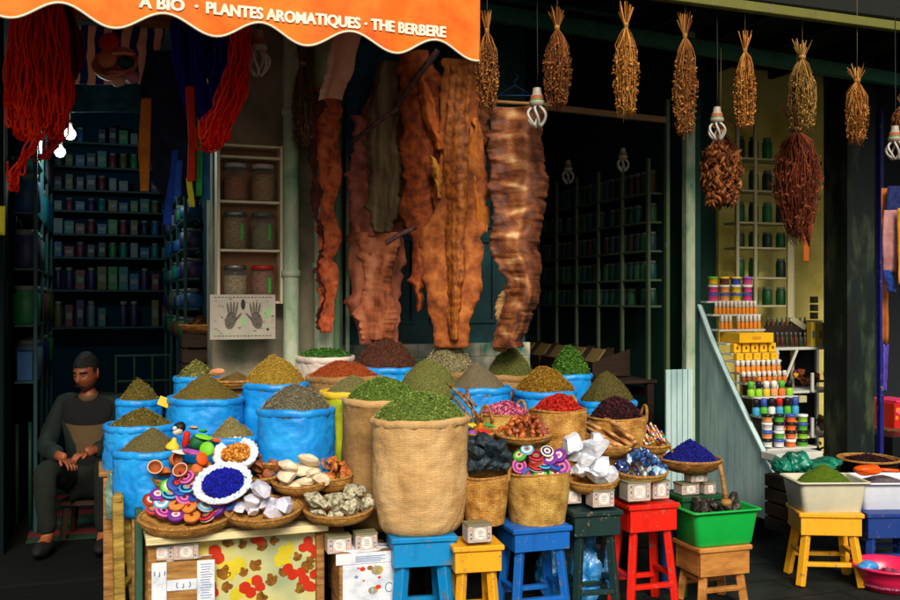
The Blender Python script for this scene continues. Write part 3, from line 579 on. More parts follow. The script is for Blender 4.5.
stool('raw brown wood stool under the green tub', 712, 541, 5.1, 60, RAW, apron=.125, leg=.042, rz=TH*.9, splay=.06)
stool('yellow stool under the tub of green powder', 824, 508, 5.5, 62, YE, apron=.10, leg=.042, rz=TH*-.25, splay=.2)
stool('navy stool at the right edge under the white tub', 884, 508, 5.75, 62, NB, apron=.12, leg=.045, rz=TH*.2, splay=.12)
z = IND.z-.03-.115
stool('deep green stand almost hidden behind the red stool', 692, HZ+(EYE-z)/5.3*F+.001, 5.3, 50, DGR, apron=.08, leg=.04)
# ---------------------------------------------------------------- small printed mirror boxes
TIN = flat('box_paper', 196, 184, 170, .4, .05, .18); TIN2 = flat('box_edge', 120,116,84, .5); INK = flat('box_ink', 84, 96, 132, .5); PINK = flat('box_pink', 196,140,132,.5)
def printed_box(lab, px, ybot, wpx, hpx, d, rz=TH, mt=TIN, mt2=TIN2):
    p = W(px, ybot, d); w = S(wpx, d); h = S(hpx, d); t = thing('patterned_box', lab, 'small box', p, rz, 'small boxes propping up trays')
    m = M(); box(m, 0, 0, h/2, w, w*.8, h-.004, .004); m.build('body', [mt], t)
    m = M(); box(m, 0, 0, h-.006, w+.004, w*.8+.004, .010, .002); m.build('lid_edge', mt2, t)
    m = M(); y = -w*.4-.0012
    def blob(cx, cz, rx, rz_, mi, n=10): m.add([(cx+rx*math.cos(2*PI*k/n), y, cz+rz_*math.sin(2*PI*k/n)) for k in range(n)], [list(range(n))], mi, .5, None, False)
    blob(0, h*.5, w*.24, h*.33, 2, 12); y -= .0008
    def bar(x0, x1, z0, z1, mi): m.add([(x0,y,z0),(x1,y,z0),(x1,y,z1),(x0,y,z1)], [[0,1,2,3]], mi, .5, None, False)
    rs = random.Random(int(px))
    for s in (-1,1):
        bar(s*w*.30-.001, s*w*.30+.001, h*.14, h*.86, 0); bar(s*w*.44-.001, s*w*.44+.001, h*.1, h*.9, 1)
        for q in (.26,.5,.74): blob(s*w*.37, h*q+rs.uniform(-.003,.003), w*.035, h*.08, rs.choice((0,1)), 6)
    bar(-w*.3, w*.3, h*.845, h*.865, 0); bar(-w*.3, w*.3, h*.135, h*.155, 1); y -= .0006
    for k in range(4): bar(-w*rs.uniform(.06,.15), w*rs.uniform(.06,.15), h*(.36+.09*k), h*(.38+.09*k), rs.choice((0,1)))
    m.build('print', [INK, PINK, flat('box_white', 220,214,206)], t); return t
for i, (px, yb, wp, hp, d, lab) in enumerate((
  (161,559,25,17,4.47,'printed box under the cream board, at its left end'), (186,558,24,17,4.48,'second printed box beneath the disc basket, right of the end one'),
  (338,552,24,18,4.62,'left of two printed boxes on the right paper-wrapped crate'), (365,550,22,19,4.64,'right of two printed boxes on the right paper-wrapped crate'),
  (477,541,25,19,4.56,'printed box on the yellow stool under the black stone basket'), (600,506,23,18,4.88,'printed box on the dark green stool, right one'), (570,503,19,16,4.95,'pinkish printed box on the dark green stool, left one'),
  (635,500,25,20,4.95,'bluish printed box on the red stool, left one'), (658,498,18,19,5.02,'pinkish printed box on the red stool, right one'))):
    printed_box(lab, px, yb, wp, hp, d, TH*.8)
zt = IND.z-.145
for du, z0, h, w, lab in ((-.03, zt, .065, .11, 'lower left printed box under the indigo basket'), (.085, zt, .065, .07, 'lower right printed box under the indigo basket'), (.02, zt+.067, .048, .10, 'upper pale box directly under the indigo basket')):
    p = Vector((IND.x+du, IND.y-.04, z0)); sxy = screen(type('o', (), {'location': p})()); d = p.y
    printed_box(lab, sxy[0], sxy[1], w*F/d, h*F/d, d)
# ---------------------------------------------------------------- front table, cloth, crates
tb = thing('front_table', 'low cream-topped board table with the shallow baskets on it', 'table', B(.62,4.74,0), TH)
m = M(); box(m, 0, -.15, .503, .84, .05, .034, .004); m.build('front_board', CREAMWOOD, tb)
m = M(); box(m, 0, .03, .505, .84, .30, .028, .004); m.build('top_board', CREAMWOOD, tb)
for s in (-1,1):
    for y in (-.13,.15):
        m = M(); box(m, s*.39, y+.02, .243, .04, .04, .484, .004); m.build('leg', WOOD, tb)
m = M(); box(m, -.44,.12,.30,.035,.09,.60,.005); m.build('side_post', paint('post_green', c(40,80,60), .6,.4), tb)
t = thing('trestle', 'upright yellowish timber trestle at the left end of the display', 'trestle', B(.115,4.93,0), TH)
for a, b, wd in (((-.02,-.10,0),(-.03,-.02,.66),.05), ((.06,.12,0),(.0,.12,.66),.05), ((-.03,-.05,.645),(-.02,.16,.645),.04), ((-.02,-.07,.22),(.03,.12,.22),.03)):
    m = M(); beam(m, a, b, wd, wd*.8); m.build('timber', mat('yellow_timber', [c(96,78,28), c(142,116,44), c(170,142,64)], rough=.7, scale=6, bump=.4, bscale=40, stretch=(1,1,6)), t)
# flowered cloth
CLB = mat('oilcloth', [c(140,156,120), c(186,186,132), c(204,186,90)], rough=.35, scale=3.2, bump=.1, bscale=12, spec=.45, det=2)
fr = random.Random(5); m = M(); NX, NZ = 30, 16; cy = lambda x, z: 4.645+.007*math.sin(x*30)+.004*math.sin(x*61+z*9)
U0, U1 = .36, 1.0; vs = []; 
for i in range(NX+1):
    for j in range(NZ+1): x = U0+(U1-U0)*i/NX; z = .10+.375*j/NZ; vs.append((x, cy(x, z), z))
nn = len(vs); vs += [(x,y+.003,z) for x,y,z in vs]; fs = [[i*(NZ+1)+j,(i+1)*(NZ+1)+j,(i+1)*(NZ+1)+j+1,i*(NZ+1)+j+1] for i in range(NX) for j in range(NZ)]; fs += [[nn+q for q in f[::-1]] for f in fs]; m.add(vs, fs)
def patch(pts, mi, lift):
    cx = sum(p[0] for p in pts)/len(pts); cz = sum(p[1] for p in pts)/len(pts); v = [(cx, cy(cx, cz)-lift, cz)]+[(x, cy(x, z)-lift, z) for x, z in pts]
    m.add(v, [[0, k+1, (k+1)%len(pts)+1] for k in range(len(pts))], mi, fr.random())
def circ(x, z, r, mi, lift): patch([(x+r*math.cos(2*PI*k/12)*(1+.1*math.sin(3*k)), z+r*math.sin(2*PI*k/12)) for k in range(12)], mi, lift)
def leaf(x, z, r, a, mi, lift):
    for q, da in enumerate((-.85, 0, .85)):
        ln = r*(1.25 if q == 1 else .95); pts = []
        for k in range(14):
            t_ = 2*PI*k/14; u_ = .5-.5*math.cos(t_); wv_ = .26*math.sin(t_)*(1-.25*u_)*(1+.15*math.sin(k*2.3)); xx, zz_ = ln*u_-.15*r, ln*wv_*1.3; b_ = a+da; pts.append((x+xx*math.cos(b_)-zz_*math.sin(b_), z+xx*math.sin(b_)+zz_*math.cos(b_)))
        patch(pts, mi, lift+.0003*q)
def cp(px, py): q = WV(px, py, 4.64); u = q.x*CT+q.y*ST; return u, q.z
for px, py, r in ((232,567,11),(240,560,9),(278,556,10),(292,552,9),(232,596,8),(250,580,5)): x, z = cp(px, py); leaf(x, z, S(r*1.5,4.6), fr.uniform(0,6), 3, .0012)
for px, py, r, a in ((226,545,8,1),(244,547,6,2),(265,547,8,2.5),(271,541,6,0),(222,577,9,1.2),(223,587,7,0),(253,569,8,.8),(245,575,6,2),(273,583,8,2),(282,575,7,1),(299,560,6,2),(303,567,8,0),(309,562,6,1),(302,592,7,2),(258,598,7,0)): x, z = cp(px, py); leaf(x, z, S(r*1.3,4.6), a, 2, .0020)
for px, py, r in ((215,551,5.5),(218,558,5.5),(211,586,5),(213,593,5),(245,588,5.5),(251,593,5),(257,581,5),(260,587,4.6),(288,569,5),(293,575,5),(301,573,4.5),(303,548,4),(308,541,4.5),(311,548,4),(315,554,4),(304,580,5),(309,586,5),(314,574,4.5),(312,587,4),(255,540,4),(260,541,4)): x, z = cp(px, py); circ(x, z, S(r*1.12,4.6), 1, .0032)
solo(m, 'flowered_oilcloth', 'pale oilcloth printed with red berries and brown leaves, hung from the front table', 'cloth', [CLB, flat('berry', 186,46,22,.4), mat('leaf_print', [c(92,56,14), c(150,98,28)], rough=.4, scale=40, bump=0), flat('leaf_yellow', 206,190,44,.4)], (0,0,0), TH)
# paper-wrapped crates
PAP = mat('newsprint', [c(172,182,196), c(206,212,220), c(222,222,226)], rough=.7, scale=14, bump=.3, bscale=18)
def wrapped(lab, px0, px1, ytop, ybot, d, style):
    p = W((px0+px1)/2, ybot, d); w = S(px1-px0, d); h = S(ybot-ytop, d)+max(0, p.z); zt = EYE-(ytop-HZ)/F*d; t = thing('paper_wrapped_crate', lab, 'crate', (p.x, p.y+.12, 0), TH*.8)
    m = M(); box(m, 0, 0, zt/2, w-.01, .24, zt-.004, .004); m.build('crate_body', WOOD, t); y = -.1235
    m = M()
    def pl(x0, x1, z0, z1, mi=0, yy=y, th=.003): box(m, (x0+x1)/2, yy, (z0+z1)/2, x1-x0, th, z1-z0, .0006, mi, r=.5)
    if style == 0:
        pl(-w/2-.002, -w/2+w*.23, .02, zt-.002); pl(w*.22, w/2+.002, .02, zt-.004); pl(-w*.265, w*.215, zt-.135, zt-.085)
        for k in range(14): pl(w*.27+.003*(k%3), w*.46-.004*(k%4), zt-.02-.012*k-.004, zt-.02-.012*k, 1, y-.0022, .0006)
        for (cx, cz, r) in ((0, zt-.11, .026), (-w*.38, zt-.05, .02)):
            for sgn in (-1,1): tube(m, [(cx+r*math.cos(a)*1.2, y-.002, cz+r*math.sin(a)*.8) for a in [(.6*sgn if sgn>0 else PI-.6)+(k/10)*(-1.2)+(0 if sgn>0 else 1.2) for k in range(11)]], .0022, 5, 2)
            pl(cx-.002, cx+.002, cz-.012, cz+.006, 2, y-.0025, .001); pl(cx-.007, cx+.002, cz-.014, cz-.010, 2, y-.0025, .001)
    else:
        pl(-w/2-.012, w/2+.004, zt-.05, zt+.002); pl(-w/2+.02, w/2+.003, .02, zt-.052)
        for k in range(4): pl(-w*.2, w*.33-.02*(k%2), zt-.018-.008*k, zt-.014-.008*k, 1, y-.0022, .0006)
        rs = random.Random(8)
        for (x, z, r, mi) in ((-.02,-.075,.014,3),(.015,-.072,.014,4),(.05,-.085,.03,5),(-.04,-.07,.006,3),(.0,-.095,.012,6),(-.015,-.13,.006,3),(.055,-.165,.014,3),(.03,-.18,.024,5),(-.05,-.11,.01,1),(.06,-.12,.008,3)):
            m.add([(x+r*math.cos(2*PI*k/10), y-.0030+.0003*mi, zt+z+r*.8*math.sin(2*PI*k/10)) for k in range(10)], [list(range(10))], mi, .5, None, False)
        tube(m, [(w*.4+.018*math.cos(a), y-.002, zt-.17+.022*math.sin(a)) for a in [.7+k*.48 for k in range(11)]], .002, 5, 2)
    m.build('printed_paper', [PAP, flat('print_line', 120,140,180), flat('print_teal', 40,100,130), flat('print_red', 206,50,30), flat('print_brown', 140,90,30), flat('print_yellow', 220,190,60), flat('print_pink', 220,130,170)], t)
    m = M(); rs = random.Random(px0); rock(m, (0,0,zt+.001), (w*.5,.11,.006), 2, .5, 2.5, 3, rot=Euler((0,0,0))); m.build('folded_top', PAP, t)
    return t
wrapped('paper-wrapped crate left of the flowered cloth, with round emblems', 146, 206, 561, 600, 4.44, 0)
wrapped('paper-wrapped crate right of the flowered cloth, splashed with colours', 331, 388, 553, 600, 4.56, 1)
# ---------------------------------------------------------------- tubs and what is in them
GT = flat('tub_green', 12, 164, 62, .35, .08, spec=.5); WT = flat('tub_cream', 196, 192, 168, .4, .1); WT2 = flat('tub_white', 206, 212, 224, .35, .08); PT = flat('basin_pink', 222, 30, 80, .3, .05, spec=.5)
p = W(714, 541, 5.1); tub('green plastic tub on the raw wood stool', (p.x, p.y, p.z+.002), S(76,5.1), .27, S(35,5.1), GT, TH*.9); TUBG = p
SH = mat('dark_shell', [c(14,12,10), c(44,40,34), c(96,86,70)], rough=.5, scale=30, bump=.6, bscale=50)
rs = random.Random(3); sh = []
for i in range(26):
    m = M(); s = rs.uniform(.02,.036); q = p+Vector((rs.uniform(-.09,.12), rs.uniform(-.07,.07), .13+.07*(1-abs(i/26*2-1))+rs.uniform(-.01,.02))); rock(m, (0,0,0), (s*1.4,s*.7,s*.55), 2, .6, 2.2, i); sh.append(solo(m, 'dried_skin_piece', 'x', 'dried skin', SH, q))
label_order(sh, 'crumpled blackish dried skin in the green tub, {o}', 'dried skins in the green tub')
m = M(); tube(m, [(.0,0,0),(-.008,.0,.05),(-.02,0,.12),(-.035,0,.19)], lambda t: .016-.010*t if t < .35 else .0115, 8); lathe(m, [(.004,-.03),(.025,-.02),(.03,0),(.018,.012)], 16); solo(m, 'wooden_scoop', 'wooden scoop standing upright in the green tub', 'scoop', WOOD, W(726,501,5.0), .2)
p = W(824, 509, 5.5); tub('cream plastic tub of green powder on the yellow stool', (p.x, p.y, p.z+.002), S(70,5.5), .30, S(31,5.5), WT, TH*.1)
heap('moss-green henna powder heaped in the cream tub', (p.x, p.y, p.z+.14), .165, .12, [c(66,96,8), c(98,128,20), c(120,150,40)], 'grain', 1600, .004, 71, name='henna_heap', cat='henna', sy=.8, pw=1.0, dome=.4)
p = W(886, 508, 5.85); tub('white plastic tub at the right edge on the navy stool', (p.x, p.y, p.z+.002), S(80,5.85), .34, S(30,5.85), WT2, TH*.1)
heap('low mauve-grey grains in the white tub', (p.x-.02, p.y, p.z+.15), .17, .05, [c(92,74,86), c(136,116,126), c(166,150,156)], 'grain', 1200, .005, 72, name='grain_heap', sy=.85)
OSC = flat('scoop_orange', 230, 84, 10, .35, .05)
t = thing('plastic_scoop', 'orange plastic scoop lying on the mauve grains in the white tub', 'scoop', W(868, 470, 5.75), .1); m = M(); rock(m, (0,0,0), (.085,.04,.032), 3, .25, 1.2, 4, rot=Euler((0,0,0))); m.build('bowl', OSC, t); m = M(); tube(m, [(.07,0,0),(.14,.0,-.005),(.19,.0,-.01)], .011, 8); m.build('handle', OSC, t)
p = W(888, 590, 5.35); t = thing('pink_basin', 'pink plastic basin on the paving at the right edge', 'basin', (p.x, p.y, .002), 0); m = M()
lathe(m, [(.11,0),(.125,.002),(.16,.07),(.182,.125),(.197,.125),(.20,.132),(.195,.138),(.176,.136),(.155,.08),(.118,.012),(.01,.010)], 48); m.build('body', PT, t)
m = M(); rock(m, (0,0,0), (.06,.045,.03), 3, .3, 1.1, 5, rot=Euler((0,0,0))); solo(m, 'blue_scoop', 'pale blue scoop lying in the pink basin', 'scoop', flat('scoop_blue', 60,140,210,.35), W(868,566,5.30), .4)
heap('dark greenish water plants at the bottom of the pink basin', (p.x, p.y, .05), .15, .06, [c(14,30,22), c(40,60,40), c(70,80,40)], 'leaf', 400, .012, 73, name='herb_heap', cat='herbs')
# plastic bags
def bag(lab, p, sz, mt, seed, name='plastic_bag', amp=.9, rz=0):
    v, f = ico(4); out = []; off = Vector((seed*2.3, seed, 0))
    for q in v:
        k = 1+amp*.35*noise.noise(q*1.4+off)+amp*.22*abs(noise.noise(q*3.1+off))+amp*.14*abs(noise.noise(q*7+off)); out.append((q.x*sz[0]*k, q.y*sz[1]*k, max(-sz[2]*.9, q.z*sz[2]*k)))
    m = M(); m.add(out, f); return solo(m, name, lab, 'plastic bag', mt, p, rz)
BB = mat('blue_bag', [c(20,96,170), c(50,140,210), c(120,180,230)], rough=.25, scale=14, bump=.7, bscale=30, spec=.6)
bag('crumpled blue plastic bag under the dark green stool', (W(590,300,5.12).x, 5.12, .15), (.13,.11,.17), BB, 3)
bag('blue plastic bag between the mid-blue and dark green stools', (W(557,300,5.2).x, 5.2, .13), (.11,.1,.16), BB, 8)
bag('pale translucent plastic bag hanging by the timber trestle', W(116,497,4.9), (.045,.06,.12), mat('grey_bag', [c(60,96,84), c(130,156,140)], rough=.3, scale=10, bump=.6, bscale=26), 4)
m = M(); lathe(m, [(.0,0),(.055,.002),(.058,.01),(.058,.30),(.03,.36),(.02,.38),(.02,.42)], 24); solo(m, 'water_drum', 'blue plastic canister behind the raw wood stool', 'canister', flat('canister_blue', 30,84,150,.35), (W(672,300,5.35).x, 5.35, .002))
NET = mat('green_film', [c(4,60,44), c(10,104,82), c(30,140,112)], rough=.3, scale=9, bump=.7, bscale=24, spec=.5)
for px, py, sx, sz, d, sd, lab in ((797,463,.085,.075,6.0,5,'tallest dark green plastic bundle at the foot of the product steps'), (781,466,.05,.05,5.9,6,'small green plastic bundle against the grey-blue panel'), (820,467,.085,.035,6.05,7,'flat green plastic bundle, right of the tallest bundle'), (828,462,.08,.03,6.3,9,'second flat green bundle, behind the cream tub')):
    bag(lab, W(px, py, d), (sx,.09,sz), NET, sd, 'green_bundle')
crate_stand('low dark crate holding up the green plastic bundles', W(805,300,6.05).x, 6.08, .14, .50, .36, .30, DARKWOOD)

# flat straw hat-like tray
p = W(868, 463, 6.5); t = tray('flat olive straw platter behind the white tub', p, S(30,6.5), .03, STRAW_D, 74); crate_stand('crate under the flat olive platter', p.x, p.y, 0.14, p.z, .25, .25, DARKWOOD)
heap('thin dull olive herb on the flat straw platter', p+Vector((0,0,.012)), S(27,6.5), .05, olive, 'leaf', 400, .009, 75)
# ---------------------------------------------------------------- loose goods in the trays
def spread(rs, n, R, peak, mind):
    out = []; k = 0
    while len(out) < n and k < 4000:
        k += 1; r = R*math.sqrt(rs.random()); a = rs.uniform(0, 2*PI); x, y = r*math.cos(a), r*math.sin(a)*.75; z = peak*(1-(r/R)**2)*rs.uniform(.75,1)
        if all((x-q[0])**2+(y-q[1])**2+((z-q[2])*1.4)**2 > mind*mind for q in out): out.append((x, y, z))
    return out
CRY = mat('white_crystal', [c(176,186,202), c(206,212,222), c(226,230,234)], rough=.4, scale=12, bump=.9, bscale=26, spec=.4, sss=.3)
QTZ = mat('quartz_lump', [c(150,146,176), c(194,194,212), c(222,222,232)], rough=.3, scale=14, bump=.3, bscale=30, spec=.55, sss=.25)
def stones(spec, mt, name, cat, fmt, d, grp, cuts=9, sub=2, amp=.15, dz=.03, **k):
    out = []
    for i, (px, py, w, h) in enumerate(spec):
        m = M(); rock(m, (0,0,0), (S(w*.62,d), S((w+h)*.33,d), S(h*.62,d)), sub, amp, 1.6, i*7+len(name), cuts, rot=Euler((random.Random(i).uniform(-.4,.4), random.Random(i+1).uniform(-.5,.5), random.Random(i+2).uniform(0,3))), **k)
        out.append(solo(m, name, 'x', cat, mt if not isinstance(mt, list) else mt[i % len(mt)], W(px, py, d+dz*((i*37) % 5-2)/2)))
    label_order(out, fmt, grp); return out
stones([(262,490,19,16),(250,502,17,14),(271,502,15,13),(286,505,17,15),(253,511,16,11),(274,512,18,12),(241,508,13,10),(263,504,13,12)], QTZ, 'quartz_lump', 'crystal', 'white quartz lump in the basket on the cream board, {o}', 4.58, 'quartz lumps in the front basket', sub=3, amp=.3)
RKM = mat('speckled_rock', [c(70,66,48), c(136,132,104), c(196,190,164), c(116,100,70)], rough=.85, scale=38, bump=.8, bscale=60, det=6)
stones([(317,500,21,13),(336,500,18,17),(351,491,23,14),(352,505,19,15),(367,504,16,15),(320,512,16,10),(336,513,17,10),(352,514,14,9)], RKM, 'speckled_rock', 'rock', 'rough grey speckled rock in the basket at the board end, {o}', 4.68, 'speckled rocks in the basket', cuts=6, sub=3, amp=.4)
BNM = mat('cuttlebone', [c(184,160,122), c(212,194,160), c(228,214,188)], rough=.6, scale=12, bump=.2, bscale=30)
stones([(288,465,18,9),(309,460,20,8),(304,468,24,8),(288,475,22,10),(307,480,24,9),(321,480,16,11),(296,486,20,8),(283,482,12,8),(313,473,18,7)], BNM, 'cuttlebone', 'cuttlebone', 'flat whitish cuttlebone in the shallow basket beside the bark, {o}', 4.78, 'cuttlebones in the shallow basket', cuts=2, amp=.15)
stones([(573,444,17,22),(594,450,26,27),(596,437,13,12),(601,465,27,19),(579,470,19,14),(597,475,24,13),(609,472,16,15),(573,456,15,14),(586,462,16,14),(566,472,12,10)], CRY, 'white_crystal', 'crystal', 'big blocky white crystal in the tray above the dark green stool, {o}', 4.96, 'white crystals above the dark green stool', cuts=10, amp=.3, sub=3)
BLK = mat('black_stone', [c(8,14,20), c(22,34,42), c(52,66,74)], rough=.6, scale=16, bump=.6, bscale=34)
stones([(474,452,18,17),(488,446,20,16),(500,455,17,16),(480,463,18,14),(494,466,18,12),(470,465,14,12),(484,440,16,12),(472,443,14,13),(501,446,12,11),(505,466,11,10)], BLK, 'black_stone', 'stone', 'rough blue-black stone in the straw basket above the yellow stool, {o}', 4.74, 'black stones in the basket', cuts=3, amp=.35)
DIS = DATE = mat('dried_fruit', [c(44,18,10), c(88,38,20), c(128,66,38)], rough=.45, scale=26, bump=.8, bscale=60, spec=.4)
rs = random.Random(11)
def pileof(T, d, n, Rpx, peak, mind, size, mt, name, cat, fmt, grp, cuts=0, amp=.4, flatz=.8, dy=0, dzz=.0, sub=2, seed=1):
    r2 = random.Random(seed); out = []
    for i, (x, y, z) in enumerate(spread(r2, n, S(Rpx, d), peak, mind)):
        m = M(); s = size*r2.uniform(.75,1.3); rock(m, (0,0,0), (s,s*r2.uniform(.6,.9),s*flatz*r2.uniform(.6,1)), sub, amp, 1.7, i+seed*100, cuts)
        q = T+Vector((x, y+dy, z+dzz+y*.2)); out.append(solo(m, name, 'x', cat, mt if not isinstance(mt, list) else r2.choice(mt), q))
    label_order(out, fmt, grp); return out
pileof(T_FRUIT, 4.98, 60, 30, .11, .024, .024, DATE, 'dried_fruit', 'dried fruit', 'wrinkled dark brown dried fruit in the shallow basket, {o}', 'dried fruits piled in the shallow basket', seed=2, dzz=.01)
pileof(T_GUM, 4.98, 44, 26, .075, .026, .026, [mat('resin', [c(92,34,8), c(168,78,24), c(206,128,66)], rough=.4, scale=30, bump=.6, bscale=50, spec=.5), mat('resin_dark', [c(66,24,8), c(124,50,18), c(170,90,40)], rough=.4, scale=30, bump=.6, bscale=50, spec=.5)], 'resin_chunk', 'resin', 'amber-brown resin chunk in the oval tray, {o}', 'resin chunks in the oval tray', cuts=5, amp=.2, seed=3)
BGL = [mat('blue_glass', [c(6,16,60), c(16,44,110), c(60,110,170)], rough=.08, scale=20, bump=.1, spec=.8, clear=.6), mat('blue_glass_dark', [c(4,8,34), c(12,28,70), c(30,60,110)], rough=.08, scale=20, bump=.1, spec=.8, clear=.6), mat('blue_glass_pale', [c(60,100,140), c(130,170,200), c(190,215,230)], rough=.08, scale=20, bump=.1, spec=.8, clear=.6)]
pileof(T_BLUE, 5.05, 60, 25, .10, .025, .024, [BGL[0], BGL[0], BGL[1], BGL[1], BGL[2]], 'glass_stone', 'glass stone', 'shiny blue glass stone heaped above the red stool, {o}', 'blue glass stones above the red stool', cuts=8, amp=.1, sub=1, seed=4)
BRK = mat('bark_piece', [c(104,44,14), c(168,88,36), c(204,130,66)], rough=.8, scale=18, bump=.6, bscale=40)
pileof(T_BARK, 4.88, 18, 17, .06, .026, .030, BRK, 'bark_piece', 'bark', 'orange-brown bark piece in the small deep basket, {o}', 'bark pieces in the small basket', cuts=5, amp=.3, flatz=.5, seed=5, dzz=.01)
# striped soap discs: concentric rings on the face, bands round the edge
PAL = {'red': flat('d_red', 200,34,24,.5), 'blue': flat('d_blue', 30,70,160,.5), 'sky': flat('d_sky', 60,160,200,.5), 'green': flat('d_green', 40,150,70,.5), 'purple': flat('d_purple', 110,40,140,.5), 'pink': flat('d_pink', 222,100,140,.5), 'white': flat('d_white', 216,206,190,.5), 'navy': flat('d_navy', 20,22,70,.5), 'orange': flat('d_orange', 222,120,30,.5), 'yellow': flat('d_yellow', 222,190,50,.5), 'brown': flat('d_brown', 100,44,24,.5), 'black': flat('d_black', 18,16,18,.5), 'lime': flat('d_lime', 110,190,30,.5), 'tan': flat('d_tan', 190,130,70,.5)}
DISCS = [('sky','navy','white','sky','red'), ('pink','brown','purple','pink','navy'), ('blue','red','blue','navy','red'), ('purple','navy','purple','white','pink'), ('orange','brown','tan','orange','brown'), ('green','navy','lime','white','red'), ('white','sky','navy','white','purple'), ('red','white','navy','red','green'), ('sky','purple','navy','sky','orange'), ('brown','tan','red','white','green')]
DM = []
for k, cs in enumerate(DISCS):
    m = M(); R = .039; h = .011; prof = [(.002,-h),(R*.25,-h),(R*.5,-h),(R*.78,-h),(R*.94,-h),(R,-h*.6),(R*1.01,0),(R,h*.6),(R*.94,h),(R*.78,h),(R*.5,h),(R*.25,h),(.002,h)]
    idx = [4,3,2,1,0,0,1,2,0,1,2,3,4][:12]; idx = [4,3,2,0,0,1,2,0,0,2,3,4]
    lathe(m, prof, 26, 0, nwob(k, .02, .01, .03), mif=lambda i: idx[i]); o = m.build('striped_disc', [PAL[q] for q in cs]); DM.append(o.data); bpy.data.objects.remove(o)
def disc(p, kind, rot, s=1.):
    rot = (rot[0]+(.35 if rot[0] < .8 else 0), rot[1], rot[2] if rot[0] >= .8 else (rot[2] % 1.6)-.8)
    o = bpy.data.objects.new('striped_disc', DM[kind]); COL.objects.link(o); o.location = p; o.rotation_euler = rot; o.scale = (s,s,s*1.05); tag(o, 'x', 'disc'); o['_k'] = kind; return o
NM = ['sky-blue', 'pink', 'blue and red', 'purple', 'orange-brown', 'green', 'white and blue', 'red and white', 'teal', 'brown']
a = []
for i, (px, py, k, rx, ry, s) in enumerate([(153,508,7,1.0,.2,.9),(163,512,1,.25,.3,1),(176,516,3,.15,0,1),(192,517,4,.1,0,1),(207,516,7,.2,-.1,1),(219,511,3,.3,-.4,1),(228,504,2,.4,-.5,.95),(150,501,9,.3,.4,.95),(162,502,0,.5,.1,1.05),(177,505,4,.2,.1,1),(190,507,4,.35,.0,1),(206,506,0,.2,-.1,1.05),(218,502,3,.3,-.2,1),(170,494,8,.2,.2,1.05),(184,498,1,.3,.6,1),(197,497,2,.1,0,1),(207,494,6,1.25,.25,1.15),(214,493,7,.3,-.2,1),(176,484,2,.5,.4,1.15),(188,488,8,.2,0,1.1),(196,484,3,.2,-.2,1),(187,478,1,.35,.3,1),(168,487,5,.9,.5,1),(181,491,2,.2,.1,1),(158,495,3,.2,.2,1),(200,489,0,.3,-.3,.95),(178,477,7,.6,.2,.85),(226,497,9,.4,-.3,.85)]):
    a.append(disc(W(px, py, 4.53+.10*((518-py)/40)), k, (rx, ry, i*1.3 if rx < .8 else 0), s))
label_order(a, lambda o: 'striped %s disc in the wide front-left basket, {o}' % NM[o['_k']], 'striped discs in the wide front-left basket')
a = []
for i, (px, py, k, rx, ry, s) in enumerate([(520,456,5,.35,.1,.95),(519,466,1,1.3,.9,1),(536,457,7,.2,.1,1),(536,462,9,.15,0,1),(536,467,7,.1,0,1),(550,459,3,.5,-.4,1.05),(559,456,3,.8,-.5,1),(562,467,1,1.25,-.6,1.1),(540,473,5,.5,.1,1),(555,473,5,1.2,0,.85),(528,474,2,1.2,.5,.8),(547,452,6,.4,0,.9),(527,450,0,.3,.2,.9),(555,465,2,.4,-.2,1),(544,465,8,.2,0,1)]):
    a.append(disc(W(px, py, 4.85-.03*(py-450)/25), k, (rx, ry, i*1.1 if rx < .8 else 0), s))
label_order(a, lambda o: 'striped %s disc in the big yellow basket, {o}' % NM[o['_k']], 'striped discs in the big yellow straw basket')
for o in bpy.data.objects:
    if '_k' in o: del o['_k']
# sticks
RT = mat('root_stick', [c(120,76,34), c(178,126,72), c(214,170,116)], rough=.7, scale=20, bump=.5, bscale=60)
a = []
for i, (x0, y0, x1, y1) in enumerate([(589,421,632,446),(583,426,622,447),(592,417,634,439),(576,429,614,449),(598,415,626,430),(586,432,616,445),(580,434,606,448),(600,422,636,443),(604,430,630,450),(583,422,600,429)]):
    m = M(); p0 = W(x0, y0, 5.3+.02*(i % 3)); p1 = W(x1, y1, 5.07); mid = p0.lerp(p1, .5)+Vector((0,0,.006*(i % 3-1))); tube(m, [p0-mid, (p0.lerp(p1,.3)-mid)+Vector((0,0,.003)), (p0.lerp(p1,.7)-mid), p1-mid], lambda t: .0105+.002*math.sin(t*7+i), 9)
    a.append(solo(m, 'root_stick', 'x', 'stick', RT, mid))
label_order(a, 'thick tan root stick lying across the straw bowl, {o}', 'root sticks in the straw bowl')
a = []; pc = ['white','orange','sky','red','green','white','yellow','pink','white','orange']; r2 = random.Random(9)
for i in range(24):
    x0 = 634+r2.uniform(0,27); y0 = 430-8*math.sin((x0-634)/27*PI)+r2.uniform(0,8); x1 = x0+r2.uniform(5,14); y1 = y0+r2.uniform(11,16); p0 = W(x0, y0, 5.36+.04*r2.random()); p1 = W(min(x1,670), min(y1,447), 5.24); m = M(); mid = (p0+p1)/2; L = (p1-p0); k = 8
    for j in range(k): tube(m, [p0+L*(j/k)-mid, p0+L*((j+.98)/k)-mid], .0048, 7, j % 3)
    cs = [pc[(i*3+q) % 10] for q in range(3)]; o = solo(m, 'striped_stick', 'x', 'stick', [PAL[q] for q in cs], mid); o['_c'] = cs[0]; a.append(o)
label_order(a, lambda o: 'thin %s-tipped striped stick in the small bowl, {o}' % o['_c'], 'bright striped sticks in a small bowl')
for o in a: del o['_c']
